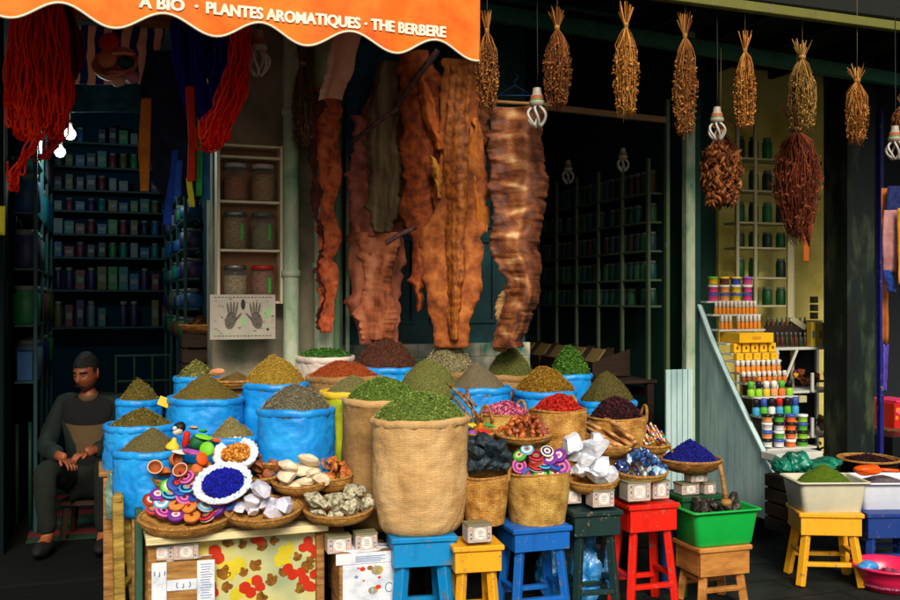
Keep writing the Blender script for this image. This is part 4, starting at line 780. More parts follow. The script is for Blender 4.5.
for i, (x0,y0,x1,y1) in enumerate(((447,383,480,418),(458,392,476,406),(466,388,474,418),(452,396,472,420))):
    m = M(); p0 = W(x0,y0,5.0); p1 = W(x1,y1,4.88); mid = (p0+p1)/2; tube(m, [p0-mid, p0.lerp(p1,.4)-mid+Vector((0,0,.008)), p1-mid], .008, 8)
    solo(m, 'carved_stick', ('long dark carved stick leaning from the big burlap sack', 'short pale stick beneath the long dark one, by the petals', 'upright brown stick beside the petal basket', 'lowest brown stick resting on the tiny bowl')[i], 'stick', mat('carved_stick', [c(60,36,18), c(130,88,50), c(170,130,84)], scale=60, bump=.6), mid)
def shp(kind, px, py, d, s, mt, lab, cat='soap shape', rot=(0,0,0), name='soap_shape'):
    m = M()
    if kind == 'ball': rock(m, (0,0,0), (s,s,s*.9), 3, .12, 1.2, int(px), rot=Euler((0,0,0)))
    elif kind == 'bell': lathe(m, [(.001,s*1.2),(s*.25,s*1.1),(s*.35,s*.7),(s*.8,s*.2),(s,-.2*s),(s*.95,-s*.5),(s*.3,-s*.55)], 20)
    elif kind == 'rod': tube(m, [(0,0,-s),(0,0,-s*.9),(0,0,s*.9),(0,0,s)], lambda t: s*.42*(1 if .1 < t < .9 else .85), 14)
    elif kind == 'disc': lathe(m, [(.001,-s*.25),(s*.9,-s*.25),(s,-s*.1),(s,s*.1),(s*.9,s*.25),(.001,s*.25)], 24)
    elif kind == 'slab': rock(m, (0,0,0), (s*1.6,s*.8,s*.35), 2, .2, 1.2, int(px), 2, rot=Euler((0,0,0)))
    elif kind == 'flower': lathe(m, [(.001,-s*.3),(s*.9,-s*.25),(s,0),(s*.9,s*.25),(.001,s*.35)], 40, wob=lambda a, z, i: 1+.18*math.cos(6*a))
    elif kind == 'bird': rock(m, (0,0,0), (s,s*.5,s*.6), 2, .2, 1.3, 4, rot=Euler((0,0,0))); rock(m, (-s*.8,0,s*.7), (s*.4,s*.35,s*.4), 1, .1, 1, 2, rot=Euler((0,0,0))); rock(m, (s*1.0,0,s*.5), (s*.5,s*.15,s*.4), 1, .1, 1, 3, rot=Euler((0,.6,0)))
    o = solo(m, name, lab, cat, mt, W(px, py, d)); o.rotation_euler = rot; return o
for a_ in (('bell',173,446,4.79,.036,PAL['yellow'],'yellow bell-shaped soap among the small soaps',), ('rod',186,440,4.85,.042,PAL['red'],'red soap cylinder leaning beside the yellow bell'), ('ball',198,442,4.86,.044,flat('soap_dkgreen', 10,90,50),'dark green round soap behind the lime disc'), ('slab',204,437,4.82,.028,PAL['lime'],'lime green soap bar lying over the dark green ball'), ('slab',203,431,4.9,.026,PAL['green'],'mid-green soap bar at the back of the small soaps'),
  ('disc',207,449,4.74,.036,PAL['lime'],'lime green round soap facing the street'), ('flower',215,440,4.85,.028,flat('soap_orangered', 226,84,20),'orange flower-shaped soap next to the small lace bowl'), ('bird',178,432,4.9,.03,PAL['white'],'pale bird-shaped soap above the yellow bell'), ('bird',158,448,4.82,.028,flat('soap_grey', 150,152,140),'grey bird-shaped soap near the lowest blue sack'), ('slab',180,452,4.74,.03,PAL['white'],'pale lumpy soap below the yellow bell'),
  ('slab',192,452,4.72,.032,flat('soap_mauve', 160,70,150),'mauve soap bar beside the pale lumpy soap'), ('disc',202,459,4.70,.033,flat('soap_orange', 232,86,14),'orange round soap right above the clay cups'), ('ball',180,427,4.93,.030,PAL['black'],'black soap lump farthest back among the small soaps'), ('ball',166,453,4.80,.034,PAL['black'],'black soap lump behind the left clay cup'), ('slab',194,428,4.95,.028,flat('soap_peach', 216,160,130),'pale peach soap bar behind the red cylinder'), ('ball',188,450,4.82,.025,PAL['navy'],'navy soap lump under the red cylinder')):
    k, px, py, d, s, mt_, lab = a_; shp(k, px, py, d, s, mt_, lab, rot=(1.25 if k == 'disc' else .2, .2 if k in ('slab','rod') else 0, (px*7) % 3))
for a_ in (('flower',470,424,4.92,.030,PAL['yellow'],'yellow soap piece in the tiny straw bowl'), ('ball',472,434,4.88,.022,flat('soap_violet', 140,70,180),'violet ball in the tiny straw bowl'), ('slab',485,432,4.9,.028,PAL['red'],'long red soap piece in the tiny straw bowl'), ('rod',480,428,4.92,.026,PAL['orange'],'orange soap piece between the yellow and red ones'), ('slab',488,425,4.98,.02,PAL['green'],'small green piece behind the red one in the tiny bowl')):
    k, px, py, d, s, mt_, lab = a_; shp(k, px, py, d, s, mt_, lab, rot=(.3,.3,(px*3) % 3))
CLAY = flat('clay', 190,100,50,.75); CLAYD = flat('clay_in', 150,76,34,.8); WCUP = mat('wood_cup', [c(84,38,16), c(132,70,36), c(160,96,56)], rough=.5, scale=20, bump=.2)
def cup(px, py, d, r, mts, lab, rot, name='clay_cup'):
    m = M(); lathe(m, [(r*.3,-r*.75),(r*.6,-r*.6),(r*.92,-r*.1),(r,r*.35),(r*1.0,r*.42),(r*.86,r*.40),(r*.78,0),(r*.5,-r*.4),(.001,-r*.5)], 26, mif=lambda i: 1 if i > 4 else (2 if i in (3,4) else 0)); o = solo(m, name, lab, 'cup', mts, W(px, py, d)); o.rotation_euler = rot; return o
RIMW = flat('clay_rim', 214,170,140)
cup(155,468,4.66,.036,[CLAY,CLAYD,RIMW],'clay cup with whitish rim at the left, tipped to the street',(1.0,0,.3)); cup(181,471,4.62,.037,[CLAY,CLAYD,RIMW],'clay cup tipped to the street above the purple discs',(.9,0,-.2)); cup(175,460,4.74,.036,[CLAY,CLAYD,CLAY],'clay cup lying on its side between the other cups',(.4,1.3,0)); cup(197,469,4.70,.034,[CLAY,CLAYD,CLAY],'upturned clay cup below the orange round soap',(3.0,0,.2)); cup(165,472,4.72,.030,[CLAY,CLAYD,CLAY],'upturned clay cup behind the left tipped one',(2.7,0,.5)); cup(207,466,4.78,.03,[CLAY,CLAYD,CLAY],'clay cup next to the large lace-edged bowl',(2.9,.3,.5))
for i, (px, py, r) in enumerate(((258,466,.036),(268,473,.036),(247,472,.030),(280,466,.034),(274,462,.032),(262,478,.030),(251,462,.032),(240,467,.026),(284,474,.026))):
    cup(px, py, 4.82+.02*(i % 3), r, [WCUP,WCUP,WCUP], 'x', (2.4+.5*math.sin(i*2),.5*math.cos(i*3),i), 'wooden_cup')
label_order([o for o in bpy.data.objects if o.name.startswith('wooden_cup')], 'small dark wooden cup below the dried fruit, {o}', 'wooden cups on the straw tray')
# ---------------------------------------------------------------- dried herb bundles on the bar
def herb(lab, px, y0, y1, wpx, d, cols, seed, fork=0, n=150, seeds=420, string=None, stub=.2, name='herb_bundle', curl=.0, gs=.007, flare=.0):
    top = W(px, y0, d); L = S(y1-y0, d); Wd = S(wpx, d)/2*1.0; rs = random.Random(seed); bend = rs.uniform(-.12,.12)*Wd; n = int(n*1.2); seeds = int(seeds*1.9); t = thing(name, lab, 'herb bundle', (top.x, top.y, top.z-L*stub), rs.uniform(0,6), 'dried herb bundles hanging from the bar')
    key = 'herb_%d' % seed; mt = mat(key, cols, rough=.85, scale=40, bump=.3, bscale=80, rnd=.8, spec=.15); h = L*stub
    m = M()
    for i in range(26):                 # cut stalks sticking up and out
        a = rs.uniform(0,6.28); r = Wd*rs.uniform(.1,.6); z = h*rs.uniform(.6,1.1); p1 = Vector((math.cos(a)*r*1.1, math.sin(a)*r, z))
        tube(m, [(math.cos(a)*Wd*.12, math.sin(a)*Wd*.12, -h*.25), Vector((math.cos(a)*Wd*.10, math.sin(a)*Wd*.1, 0)), p1], lambda t: .0036-.0015*t, 4)
    m.build('stalks', mt, t); m = M(); lobes = [(0,0)] if not fork else [(-Wd*.55,-.3),(Wd*.55,.3)]
    for i in range(n):
        lx, la = lobes[i % len(lobes)]; a = rs.uniform(0,6.28); q = math.sqrt(rs.random()); LL = (L-h)*rs.uniform(.5,1.14); a0_ = rs.uniform(-1.6,1.6); ww = Wd*(.55 if fork else 1)
        def P(f): g = ww*q*(math.sin(min(1, f*1.15)*PI*.62)**.8)*(1-.35*f*f+flare*f); return Vector((math.cos(a+f*a0_)*g+lx*f**.8*(1-.2*f), math.sin(a+f*a0_)*g, -LL*f))
        jt = lambda f: Vector((rs.uniform(-1,1), rs.uniform(-1,1), 0))*(Wd*.16*f); pts = [P(f)+jt(f) for f in (0,.2,.45,.7,.88,1)]; tube(m, pts, lambda t: .0028*(1-.6*t), 3, r=rs.random())
    m.build('stems', mt, t); m = M()
    for i in range(seeds):
        lx, la = lobes[i % len(lobes)]; a = rs.uniform(0,6.28); q = rs.uniform(.7,1.22); f = rs.uniform(.16,1.04)**.8; ww = Wd*(.55 if fork else 1); g = ww*q*(math.sin(min(1, f*1.15)*PI*.62)**.8)*(1-.35*f*f+flare*f)
        s = gs*rs.uniform(.5,1.7); E = Euler((rs.uniform(-1,1), rs.uniform(-1,1), rs.uniform(0,6))).to_matrix().to_4x4(); E.translation = (math.cos(a)*g+lx*f**.8*(1-.2*f), math.sin(a)*g, -(L-h)*f)
        m.add([(s*.5,0,0),(-s*.5,0,0),(0,s*.45,0),(0,-s*.45,0),(0,0,s*1.1),(0,0,-s*1.1)], [(0,2,4),(2,1,4),(1,3,4),(3,0,4),(2,0,5),(1,2,5),(3,1,5),(0,3,5)], 0, rs.random(), None, False, E)
    if seeds: m.build('seed_heads', mt, t)
    m = M(); lathe(m, [(Wd*.14,-.012),(Wd*.19,-.006),(Wd*.19,.008),(Wd*.14,.014)], 14); m.build('binding', HANDLE, t)
    z1 = (string if string else .35); m = M(); tube(m, [(0,0,0),(.004,0,z1*.5),(0,0,z1)], .0016, 5); m.build('string', flat('twine', 110,90,60), t)
    return t
G1 = [c(66,34,14), c(124,72,30), c(184,128,64)]; G2 = [c(76,40,12), c(150,90,32), c(208,150,76)]; G3 = [c(70,48,20), c(136,100,46), c(190,150,84)]; G4 = [c(52,26,12), c(104,58,26), c(160,100,50)]; R1 = [c(50,18,12), c(96,42,24), c(140,72,40)]
for a in (('narrow tan herb bundle half hidden behind the awning edge', 487,12,105,24,5.0,G1,1,0,150,420,.3), ('brown seedy herb bundle first to the right of the awning', 557,9,102,29,5.1,G4,2,0,170,520,.15), ('long pale herb bundle with upright cut stalks, second from the awning', 626,4,110,26,5.25,G2,3,0,170,520,.2),
  ('slim seedy herb bundle in front of the green-white post', 685,12,130,25,5.4,G1,4,0,160,520,.1), ('small tan herb bundle above the dark leafy one', 745,32,124,22,5.55,G2,5,0,150,460,.2), ('large two-lobed yellowish herb bundle with loose stalks', 802,40,126,38,5.7,G3,6,1,220,500,.2),
  ('short golden two-lobed sheaf near the dark pillar', 857,66,138,36,5.8,G2,7,1,220,300,.2), ('herb bundle cut off by the right edge of the view', 902,95,142,22,5.9,G4,8,0,120,300,.3), ('grey-brown herb bundle hung high on the plaster pillar', 303,44,140,32,5.7,[c(60,44,34), c(104,78,56), c(140,112,84)],9,1,180,420,.2)):
    herb(*a[:7], a[7], fork=a[8], n=a[9], seeds=a[10], string=.3+a[11])
herb('dark leafy herb bundle hanging under a bare bulb', 721, 122, 203, 40, 5.75, [c(50,22,10), c(100,52,24), c(150,92,46)], 21, n=140, seeds=420, gs=.020, string=.5, stub=.12)
herb('big dark red-brown brush-like bundle with a pointed end', 797, 104, 232, 66, 5.95, R1, 22, n=420, seeds=330, gs=.011, string=.5, stub=.2, flare=-.42)
m = M(); t = thing('leather_strip', 'long tapering red-brown tail under the big dark bundle', 'tail', W(806,205,6.0), 0); r = S(12,6); tube(m, [(0,0,0),(.01,0,-.12),(.02,0,-.26)], lambda t: r*(1-t)+.003, 10); m.build('tail', mat('herb_22'), t)
m = M(); box(m, 0,0,0,.05,.012,.52,.004); solo(m, 'orange_board', 'narrow orange-brown board against the yellow wall', 'board', flat('orange_board', 170,84,20,.7), W(806,225,6.9), TH)
# ---------------------------------------------------------------- bulbs
BW = flat('bulb_glass', 180,174,164,.3); SOCK = flat('socket_white', 160,148,134,.4); BANDG = flat('band_green', 20,130,70); BANDR = flat('band_red', 150,80,40); WIRE = flat('wire_black', 12,12,14)
def bulb(lab, px, py, hpx, d, dim=False, ztop=None):
    p = W(px, py, d); H = S(hpx, d); t = thing('spiral_bulb', lab, 'light bulb', (p.x, p.y, p.z), 0, 'unlit bulbs hanging over the stall')
    m = M(); lathe(m, [(H*.10,H*.5),(H*.12,H*.34),(H*.16,H*.30),(H*.17,H*.2),(H*.2,H*.16),(H*.2,H*.08),(H*.12,H*.03)], 18, mif=lambda i: 1 if i == 3 else (2 if i == 2 else 0)); m.build('socket', [SOCK, BANDG, BANDR], t)
    m = M()
    for k in range(6):
        a = PI*k/3; q = []
        for j in range(9): b = j/8; r = H*(.08+.17*math.sin(PI*b**.8)); q.append((r*math.cos(a+b*.9), r*math.sin(a+b*.9), H*(.04-.52*b)))
        tube(m, q, H*.034, 7)
    m.build('glass_tubes', BW, t); m = M(); tube(m, [(0,0,H*.48),(.003,0,H*.9),(0,0,(ztop or 3.3)-p.z)], .003, 6); m.build('cable', WIRE, t)
bulb('bare unlit spiral bulb beside the red yarn, over the plaster pillar', 258, 53, 46, 5.1); bulb('bare unlit spiral bulb in front of the striped snake skin', 537, 108, 40, 5.15); bulb('bare unlit spiral bulb above the dark leafy bundle', 717, 124, 34, 5.5)
bulb('bare unlit bulb at the far right edge', 895, 143, 34, 5.7); bulb('small bulb deep in the middle shop, hanging nearer the door frame', 623, 160, 24, 7.3); bulb('small bulb deepest in the middle shop', 568, 172, 24, 7.9)
LIT = mat('lit_bulb', [(.8,1,1,1),(.9,1,1,1)], emit=3, bump=0)
for px, py, r, d, lab in ((70,134,7,6.6,'glowing round bulb high in the left shop, the upper one'), (60,152,6.5,6.9,'glowing round bulb just below the upper one'), (30,142,7,6.4,'glowing bulb half behind the red yarn'), (42,160,3.5,7.6,'tiny glowing bulb deeper in the left shop')):
    p = W(px, py, d); t = thing('lit_bulb', lab, 'light bulb', p, 0); R = S(r*.85, d); m = M(); lathe(m, [(.001,-R),(R*.6,-R*.8),(R,-R*.1),(R*.85,R*.5),(R*.45,R*.95),(R*.4,R*1.2)], 20); m.build('globe', LIT, t)
    m = M(); lathe(m, [(R*.42,R*1.1),(R*.45,R*1.9),(.004,R*2)], 14); m.build('socket', SOCK, t); m = M(); tube(m, [(0,0,R*2),(0,0,3.6-p.z)], .003, 5); m.build('cable', WIRE, t)
pl = bpy.data.lights.new('bulb_light', 'POINT'); pl.energy = 26; pl.shadow_soft_size = .05; pl.color = (.75,1,.95); po = bpy.data.objects.new('bulb_light', pl); COL.objects.link(po); po.location = W(66,146,6.45)
# ---------------------------------------------------------------- yarn, cloths and straps in the left shop
def yarn(lab, pts, wpx, d, cols, seed, n=60, loops=0, name='yarn_hank', dv=.07):
    rs = random.Random(seed); P = [W(x, y, d) for x, y in pts]; o0 = P[0].copy(); m = M(); Wd = [S(w_, d)/2 for w_ in wpx]; K = len(P)-1
    for i in range(n):
        a = rs.uniform(0,6.28); q = math.sqrt(rs.random()); ph = rs.uniform(0,6); am = rs.uniform(.004,.014); f1 = rs.uniform(.7,1.0); N = 18; pp = []
        for j in range(N+1):
            f = j/N*f1*K; k = min(int(f), K-1); g = f-k; c0 = P[k].lerp(P[k+1], g); w_ = Wd[k]*(1-g)+Wd[k+1]*g
            pp.append(c0-o0+Vector((math.cos(a)*q*w_+am*math.sin(f*6+ph), math.sin(a)*q*dv+am*math.cos(f*5+ph), am*.6*math.sin(f*9+ph))))
        if rs.random() < .7:            # the strand turns back up as a loop
            e = pp[-1]; s = rs.choice((-1,1)); r = rs.uniform(.008,.018); pp += [e+Vector((s*r*(1-math.cos(b)), 0, -r*math.sin(b)*1.3)) for b in (.6,1.2,1.8,2.4,PI)]+[e+Vector((s*2*r,0,.05+.05*rs.random()))]
        tube(m, pp, .0052, 5, r=rs.random())
    return solo(m, name, lab, 'yarn', mat('yarn_%d' % seed, cols, rough=.9, scale=60, bump=.4, bscale=120, rnd=.7, spec=.1), o0)
yarn('large hank of vivid orange-red yarn hanging at the left edge', [(35,-18),(38,40),(38,100),(38,140)], [46,62,72,50], 4.9, [c(170,8,6), c(226,34,10), c(240,70,30)], 31, n=170)
yarn('maroon and plum yarn hanging behind the orange-red hank', [(50,-10),(60,40),(66,82)], [36,44,26], 5.1, [c(60,6,34), c(112,14,52), c(150,30,70)], 32, n=90)
yarn('stray orange-red strands dangling beside the lit bulbs', [(40,120),(30,150),(16,170),(10,188)], [20,12,9,6], 4.85, [c(170,8,6), c(226,34,10), c(240,70,30)], 33, n=9, dv=.02)
yarn('looped crimson yarn end swinging over the bulbs', [(52,118),(60,135),(52,150),(40,158)], [14,8,5,5], 4.95, [c(110,6,20), c(170,14,30), c(200,40,50)], 34, n=7, dv=.02)
yarn('wide hank of deep blue yarn under the awning', [(205,10),(203,60),(206,110),(212,125)], [66,62,40,16], 5.45, [c(6,10,80), c(16,26,150), c(34,54,205)], 35, n=150)
yarn('bright red yarn hank twisting down beside the pillar', [(241,10),(240,60),(232,95),(214,135),(208,150)], [16,18,30,24,10], 5.0, [c(170,8,8), c(226,24,14), c(240,70,40)], 36, n=95)
def ragged(y, sd):
    q = Vector((y*.045, sd*3.7, 0)); r = 1.7*noise.noise(q*.7)+.3*noise.noise(q*3.7)+.28*noise.noise(q*9)+.2*noise.noise(q*21); return r*1.5-max(0, noise.noise(q*2.1+Vector((0,0,5)))-.22)*4
def drape(lab, rows, d, cols, seed, name, cat, th=.003, ruf=.01, thin=0, mt=None, fold=8, rz=0, curve=.0, colsn=14, nrow=40, edge=.0, dd=None, scale=8, stretch=(1,1,1), rough=.8, pat=None, disp=None):
    # a hanging sheet: rows are (height, left side, right side) as seen from the street, at distance d (dd: change of distance down the sheet)
    rs = random.Random(seed); m = M(); vs = []; uv = []; o0 = W((rows[0][1]+rows[0][2])/2, rows[0][0], d); y0, y1 = rows[0][0], rows[-1][0]; off = Vector((seed*1.9, 0, seed))
    for i in range(nrow+1):
        y = y0+(y1-y0)*i/nrow; k = max(j for j in range(len(rows)-1) if rows[j][0] <= y+1e-6); a, b = rows[k], rows[k+1]; g = (y-a[0])/(b[0]-a[0]); g2 = g*g*(3-2*g)
        xl = a[1]*(1-g2)+b[1]*g2; xr = a[2]*(1-g2)+b[2]*g2; f = i/nrow; D = d+(dd or 0)*f
        xl += edge*ragged(y, seed); xr += edge*ragged(y, seed+9.3)
        for j in range(colsn+1):
            s = j/colsn; p = W(xl+(xr-xl)*s, y, D)-o0; e = abs(2*s-1)
            p.y += ruf*math.sin(s*fold+seed+f*2+1.5*noise.noise(Vector((f*3,seed,0))))+ruf*.9*noise.noise(Vector((s*2.5, f*7, 0))+off)+curve*(e*e)+edge*.004*e**3*noise.noise(Vector((y*.2, j*.05, seed)))*1.6; 
            if disp: p.y -= disp(s, f)
            vs.append(p); uv.append((s*S(40,d), -p.z))
    nn = len(vs); C1 = colsn+1; vs += [v+Vector((0,th,0)) for v in vs]; uv += uv
    fs = [[i*C1+j, (i+1)*C1+j, (i+1)*C1+j+1, i*C1+j+1] for i in range(nrow) for j in range(colsn)]; fs += [[nn+q for q in f[::-1]] for f in fs]
    bd = [(i*C1, (i+1)*C1) for i in range(nrow)]+[((i+1)*C1+colsn, i*C1+colsn) for i in range(nrow)]+[(nrow*C1+j, nrow*C1+j+1) for j in range(colsn)]+[(j+1, j) for j in range(colsn)]
    fs += [[b, a, a+nn, b+nn] for a, b in bd]
    m.add(vs, fs, 0, .5, uv)
    if pat:
        for q in range(2*nrow*colsn): i_ = q % (nrow*colsn); m.r[q] = pat((i_ % colsn+.5)/colsn, (i_//colsn+.5)/nrow)
    mt = mt or mat('cloth_%s_%d' % (name, seed), cols, rough=rough, scale=scale, bump=.3, bscale=40, stretch=stretch, det=7)
    return solo(m, name, lab, cat, mt, o0)
zm = mat('zebra', [c(16,34,110), c(16,34,110), c(220,160,140), c(236,176,150)], rough=.8, bump=.2)
n = zm.node_tree.nodes; wv = n.new('ShaderNodeTexWave'); wv.inputs['Scale'].default_value = 3.2; wv.inputs['Distortion'].default_value = 3.5; wv.inputs['Detail Scale'].default_value = 1.2
tc = [q for q in n if q.type == 'TEX_COORD'][0]; zm.node_tree.links.new(tc.outputs['Object'], wv.inputs['Vector']); rp = [q for q in n if q.type == 'VALTORGB'][0]; zm.node_tree.links.new(wv.outputs['Fac'], rp.inputs[0]); rp.color_ramp.elements[0].position = .46; rp.color_ramp.elements[-1].position = .62
drape('zebra-striped cloth hung high across the left shop', [(26,70,166),(84,76,150)], 5.75, None, 41, 'striped_cloth', 'cloth', mt=zm, ruf=.012)
drape('teal cloth band hanging below the zebra-striped cloth', [(78,72,150),(112,60,142)], 6.1, [c(6,40,56), c(10,66,84), c(20,84,100)], 42, 'teal_cloth', 'cloth')
drape('dark navy garment hanging behind the coloured straps', [(50,148,192),(90,140,196),(180,152,200),(196,160,196)], 5.7, [c(4,8,26), c(8,16,44), c(14,30,70)], 43, 'dark_garment', 'garment', ruf=.02)
drape('mustard-orange strap hanging straight at the left', [(98,141,151),(150,138,150),(191,140,149)], 5.4, [c(130,74,8), c(190,112,20)], 44, 'cloth_strap', 'strap', colsn=4, ruf=.004)
drape('red strap hanging beside the green strap', [(86,185,194),(140,188,196),(181,187,195)], 5.35, [c(150,20,8), c(206,44,14)], 45, 'cloth_strap', 'strap', colsn=4, ruf=.004)
drape('yellow strap end below the red strap', [(178,186,192),(207,189,195)], 5.37, [c(170,160,20), c(200,196,40)], 46, 'cloth_strap', 'strap', colsn=4, ruf=.004, nrow=8)
drape('green strap between the red and the light blue straps', [(88,195,200),(130,197,203),(196,196,202)], 5.4, [c(20,110,50), c(60,160,70)], 47, 'cloth_strap', 'strap', colsn=4, ruf=.004)
drape('light blue strap nearest the jar shelf', [(84,200,208),(150,202,210),(200,203,210)], 5.45, [c(8,60,110), c(20,110,160)], 48, 'cloth_strap', 'strap', colsn=4, ruf=.004)
drape('pair of blue trouser legs hanging, the nearer one', [(150,172,178),(225,163,171)], 5.6, [c(10,40,130), c(20,74,190)], 49, 'blue_cloth', 'cloth', colsn=4, ruf=.006)
drape('second blue cloth leg just left of the straps', [(160,176,182),(196,174,181)], 5.55, [c(10,50,140), c(30,90,200)], 50, 'blue_cloth', 'cloth', colsn=4, ruf=.006)
drape('short yellow tag hanging at the far left edge', [(206,-3,5),(235,-4,5)], 5.3, [c(180,170,30), c(210,200,50)], 51, 'yellow_tag', 'tag', colsn=3, ruf=.002, nrow=6)
# hanging straw basket with soaps
NETM = flat('net_bag', 190,130,110,.6); p = W(118,72,5.35); t = tray('small pale basket hung against the zebra cloth', p, S(22,5.35), .07, NETM, 77, rimm=NETM); t.rotation_euler.x = .9
m = M(); tube(m, [(0,.05,.06),(0,.07,.3),(0,.1,.55)], .002, 5); m.build('string', HANDLE, t)
for i, (px, py, k, s, col, lab) in enumerate(((109,42,'disc',.055,flat('hang_red', 196,50,40),'red ringed round soap, topmost in the hanging basket'),(108,59,'disc',.05,flat('hang_peach', 216,140,100),'peach round soap, left in the hanging basket'),(124,54,'slab',.04,flat('hang_pink', 220,150,120),'pale pink soap behind the dark green piece'),(126,62,'ball',.042,flat('hang_green', 10,60,50),'dark green ball in the hanging basket'),(117,73,'slab',.04,flat('hang_pink2', 206,130,104),'flat pink soap, lowest in the hanging basket'),(132,77,'ball',.038,flat('hang_lilac', 160,110,120),'lilac lump, right in the hanging basket'),(118,81,'ball',.035,flat('hang_cream', 200,160,130),'cream lump at the bottom of the hanging basket'))):
    o = shp(k, px, py, 5.25, s, col, lab); o.rotation_euler = (1.3 if k == 'disc' else 0, 0, 0)
# ---------------------------------------------------------------- skins
def hide(lab, rows, d, cols, seed, name='dried_skin', cat='animal skin', **k):
    k.setdefault('edge', 3.); k.setdefault('ruf', .02); k.setdefault('curve', .03); k.setdefault('th', .004); k.setdefault('nrow', 90)
    return drape(lab, rows, d, cols, seed, name, cat, **k)
PIT = [c(92,30,16), c(160,62,34), c(190,92,58)]
hide('long narrow orange snake skin in front of the drainpipe', [(88,312,338),(150,316,340),(210,318,337),(280,318,337),(333,317,333)], 5.72, [c(96,36,14), c(160,70,32), c(184,96,52)], 61, name='snake_skin', fold=3, colsn=10, scale=22)
hide('dark scalloped strip of skin along the narrow orange one', [(92,314,325),(150,312,324),(200,314,322),(270,316,322),(330,315,320)], 5.69, [c(34,12,8), c(64,22,12), c(92,40,24)], 62, name='snake_skin', fold=2, colsn=6, edge=5)
hide('pale peach rolled hide hanging under the awning valance', [(28,332,360),(60,326,354),(98,317,342)], 5.45, [c(206,140,110), c(222,166,136)], 63, name='rolled_hide', curve=.07, edge=.8, ruf=.004, fold=2)
hide('long brown and pink skin left of the crocodile skin', [(75,372,404),(120,360,410),(175,352,414),(235,350,406),(300,352,400),(345,356,398)], 5.8, [c(60,26,16), c(120,62,40), c(170,100,70)], 64, scale=9, stretch=(1,1,.3))
hide('olive-grey skin over the brown and pink one', [(60,374,398),(130,368,402),(200,370,400),(232,373,399)], 5.74, [c(58,46,28), c(94,78,52), c(120,102,74)], 65, scale=12, stretch=(2,1,.3), edge=4)
hide('ragged dark red-brown strip at the side of the brown skin', [(115,354,372),(170,349,374),(236,352,376)], 5.77, [c(70,30,26), c(124,62,50), c(150,88,68)], 66, edge=4, colsn=7)
hide('small curled orange-brown hide below the slanted stick', [(232,362,394),(300,358,394),(340,362,394)], 5.76, [c(96,44,24), c(150,82,48), c(176,112,78)], 67, edge=4, scale=14, stretch=(1,1,.4))
CROC = mat('crocodile_hide', [c(78,36,10), c(136,72,20), c(176,104,38)], rough=.6, scale=22, bump=.6, bscale=40, det=7)
OCH = [c(84,38,12), c(144,74,26), c(178,108,50)]
hide('main crocodile skin with ridged back, widest of the hides', [(58,444,480),(110,438,482),(160,440,483),(205,432,488),(240,421,487),(285,425,481),(330,431,471),(348,433,469)], 5.60, OCH, 68, name='crocodile_skin', fold=4, scale=12, edge=2.2)
CROCO = bpy.data.objects[[o.name for o in bpy.data.objects if o.name.startswith('crocodile_skin')][-1]]
RB = hide('ridged back strip running down the crocodile skin', [(62,450,472),(120,446,470),(180,444,468),(240,446,466),(300,447,462),(340,449,458)], 5.565, None, 69, name='ridged_back', mt=CROC, fold=4, edge=1, colsn=24, nrow=200, disp=lambda s, f: .006*abs(math.sin(s*PI*4))*abs(math.sin(f*70)))
RB.parent = CROCO; RB.location = RB.location-CROCO.location
for k_ in ('category', 'label'): del RB[k_]
hide('reddish brown crocodile skin left of the main one', [(50,402,432),(100,399,446),(150,400,448),(210,404,448),(260,409,434),(312,415,425)], 5.66, [c(72,26,8), c(130,56,18), c(166,84,34)], 70, name='crocodile_skin', fold=4, scale=18)
hide('pale orange torn flap between the two crocodile skins', [(72,418,426),(110,422,436),(150,434,446)], 5.6, [c(150,66,20), c(206,112,48)], 71, name='hide_flap', fold=2, edge=2, nrow=30)
hide('yellowish torn patch beside the ridged back', [(152,430,438),(175,430,446),(198,434,444)], 5.55, [c(176,108,30), c(214,150,60)], 72, name='hide_flap', fold=2, edge=3, nrow=30)
hide('ochre side flap spreading right of the ridged back', [(118,474,478),(150,468,486),(190,472,492),(232,478,490)], 5.62, [c(140,74,16), c(190,112,36)], 73, name='hide_flap', fold=3, edge=3, nrow=40)
SNK = mat('python_hide', [c(62,28,14), c(122,66,34), c(166,110,64), c(224,186,136)], rough=.62, scale=30, bump=.5, bscale=60, det=5, spec=.3, rnd=.82)
def pyth(s, f):
    w_ = noise.noise(Vector((s*2, f*9, 1)))*.5; bar = max(0, math.sin(f*62+w_*5+1.2*math.cos(s*3)))**2; cen = math.exp(-((s-.36-.1*math.sin(f*5))/.13)**2); c2 = math.exp(-((s-.62-.08*math.sin(f*7+1))/.05)**2)
    return max(0, min(1, .13+.5*bar*math.exp(-((s-.4)/.28)**2)+.50*cen*(.55+.45*noise.noise(Vector((s*3, f*12, 4))))+.28*c2+.22*noise.noise(Vector((s*9, f*30, 7)))))
hide('broad striped python skin curling down on the right', [(106,488,546),(150,487,546),(200,489,547),(250,493,546),(290,506,543),(320,500,536),(348,496,526)], 5.5, None, 74, name='python_skin', mt=SNK, fold=7, ruf=.03, curve=.07, edge=3., colsn=30, nrow=220, pat=pyth, disp=lambda s, f: .004*math.sin(f*95+2*math.sin(s*3))*(.4+abs(2*s-1)))
hide('small plain tan snake skin behind the python tail', [(270,502,512),(300,500,516),(330,493,510),(352,492,504)], 5.62, [c(120,84,44), c(168,128,78)], 75, name='snake_skin', fold=2, edge=5, colsn=6)
hide('brown ragged hide behind the awning corner', [(66,468,492),(110,472,490),(150,476,488)], 5.66, [c(60,28,14), c(110,60,30), c(140,84,46)], 76, edge=5)
POLE = mat('dark_pole', [c(40,22,24), c(74,46,44), c(96,64,58)], rough=.6, scale=30, bump=.4)
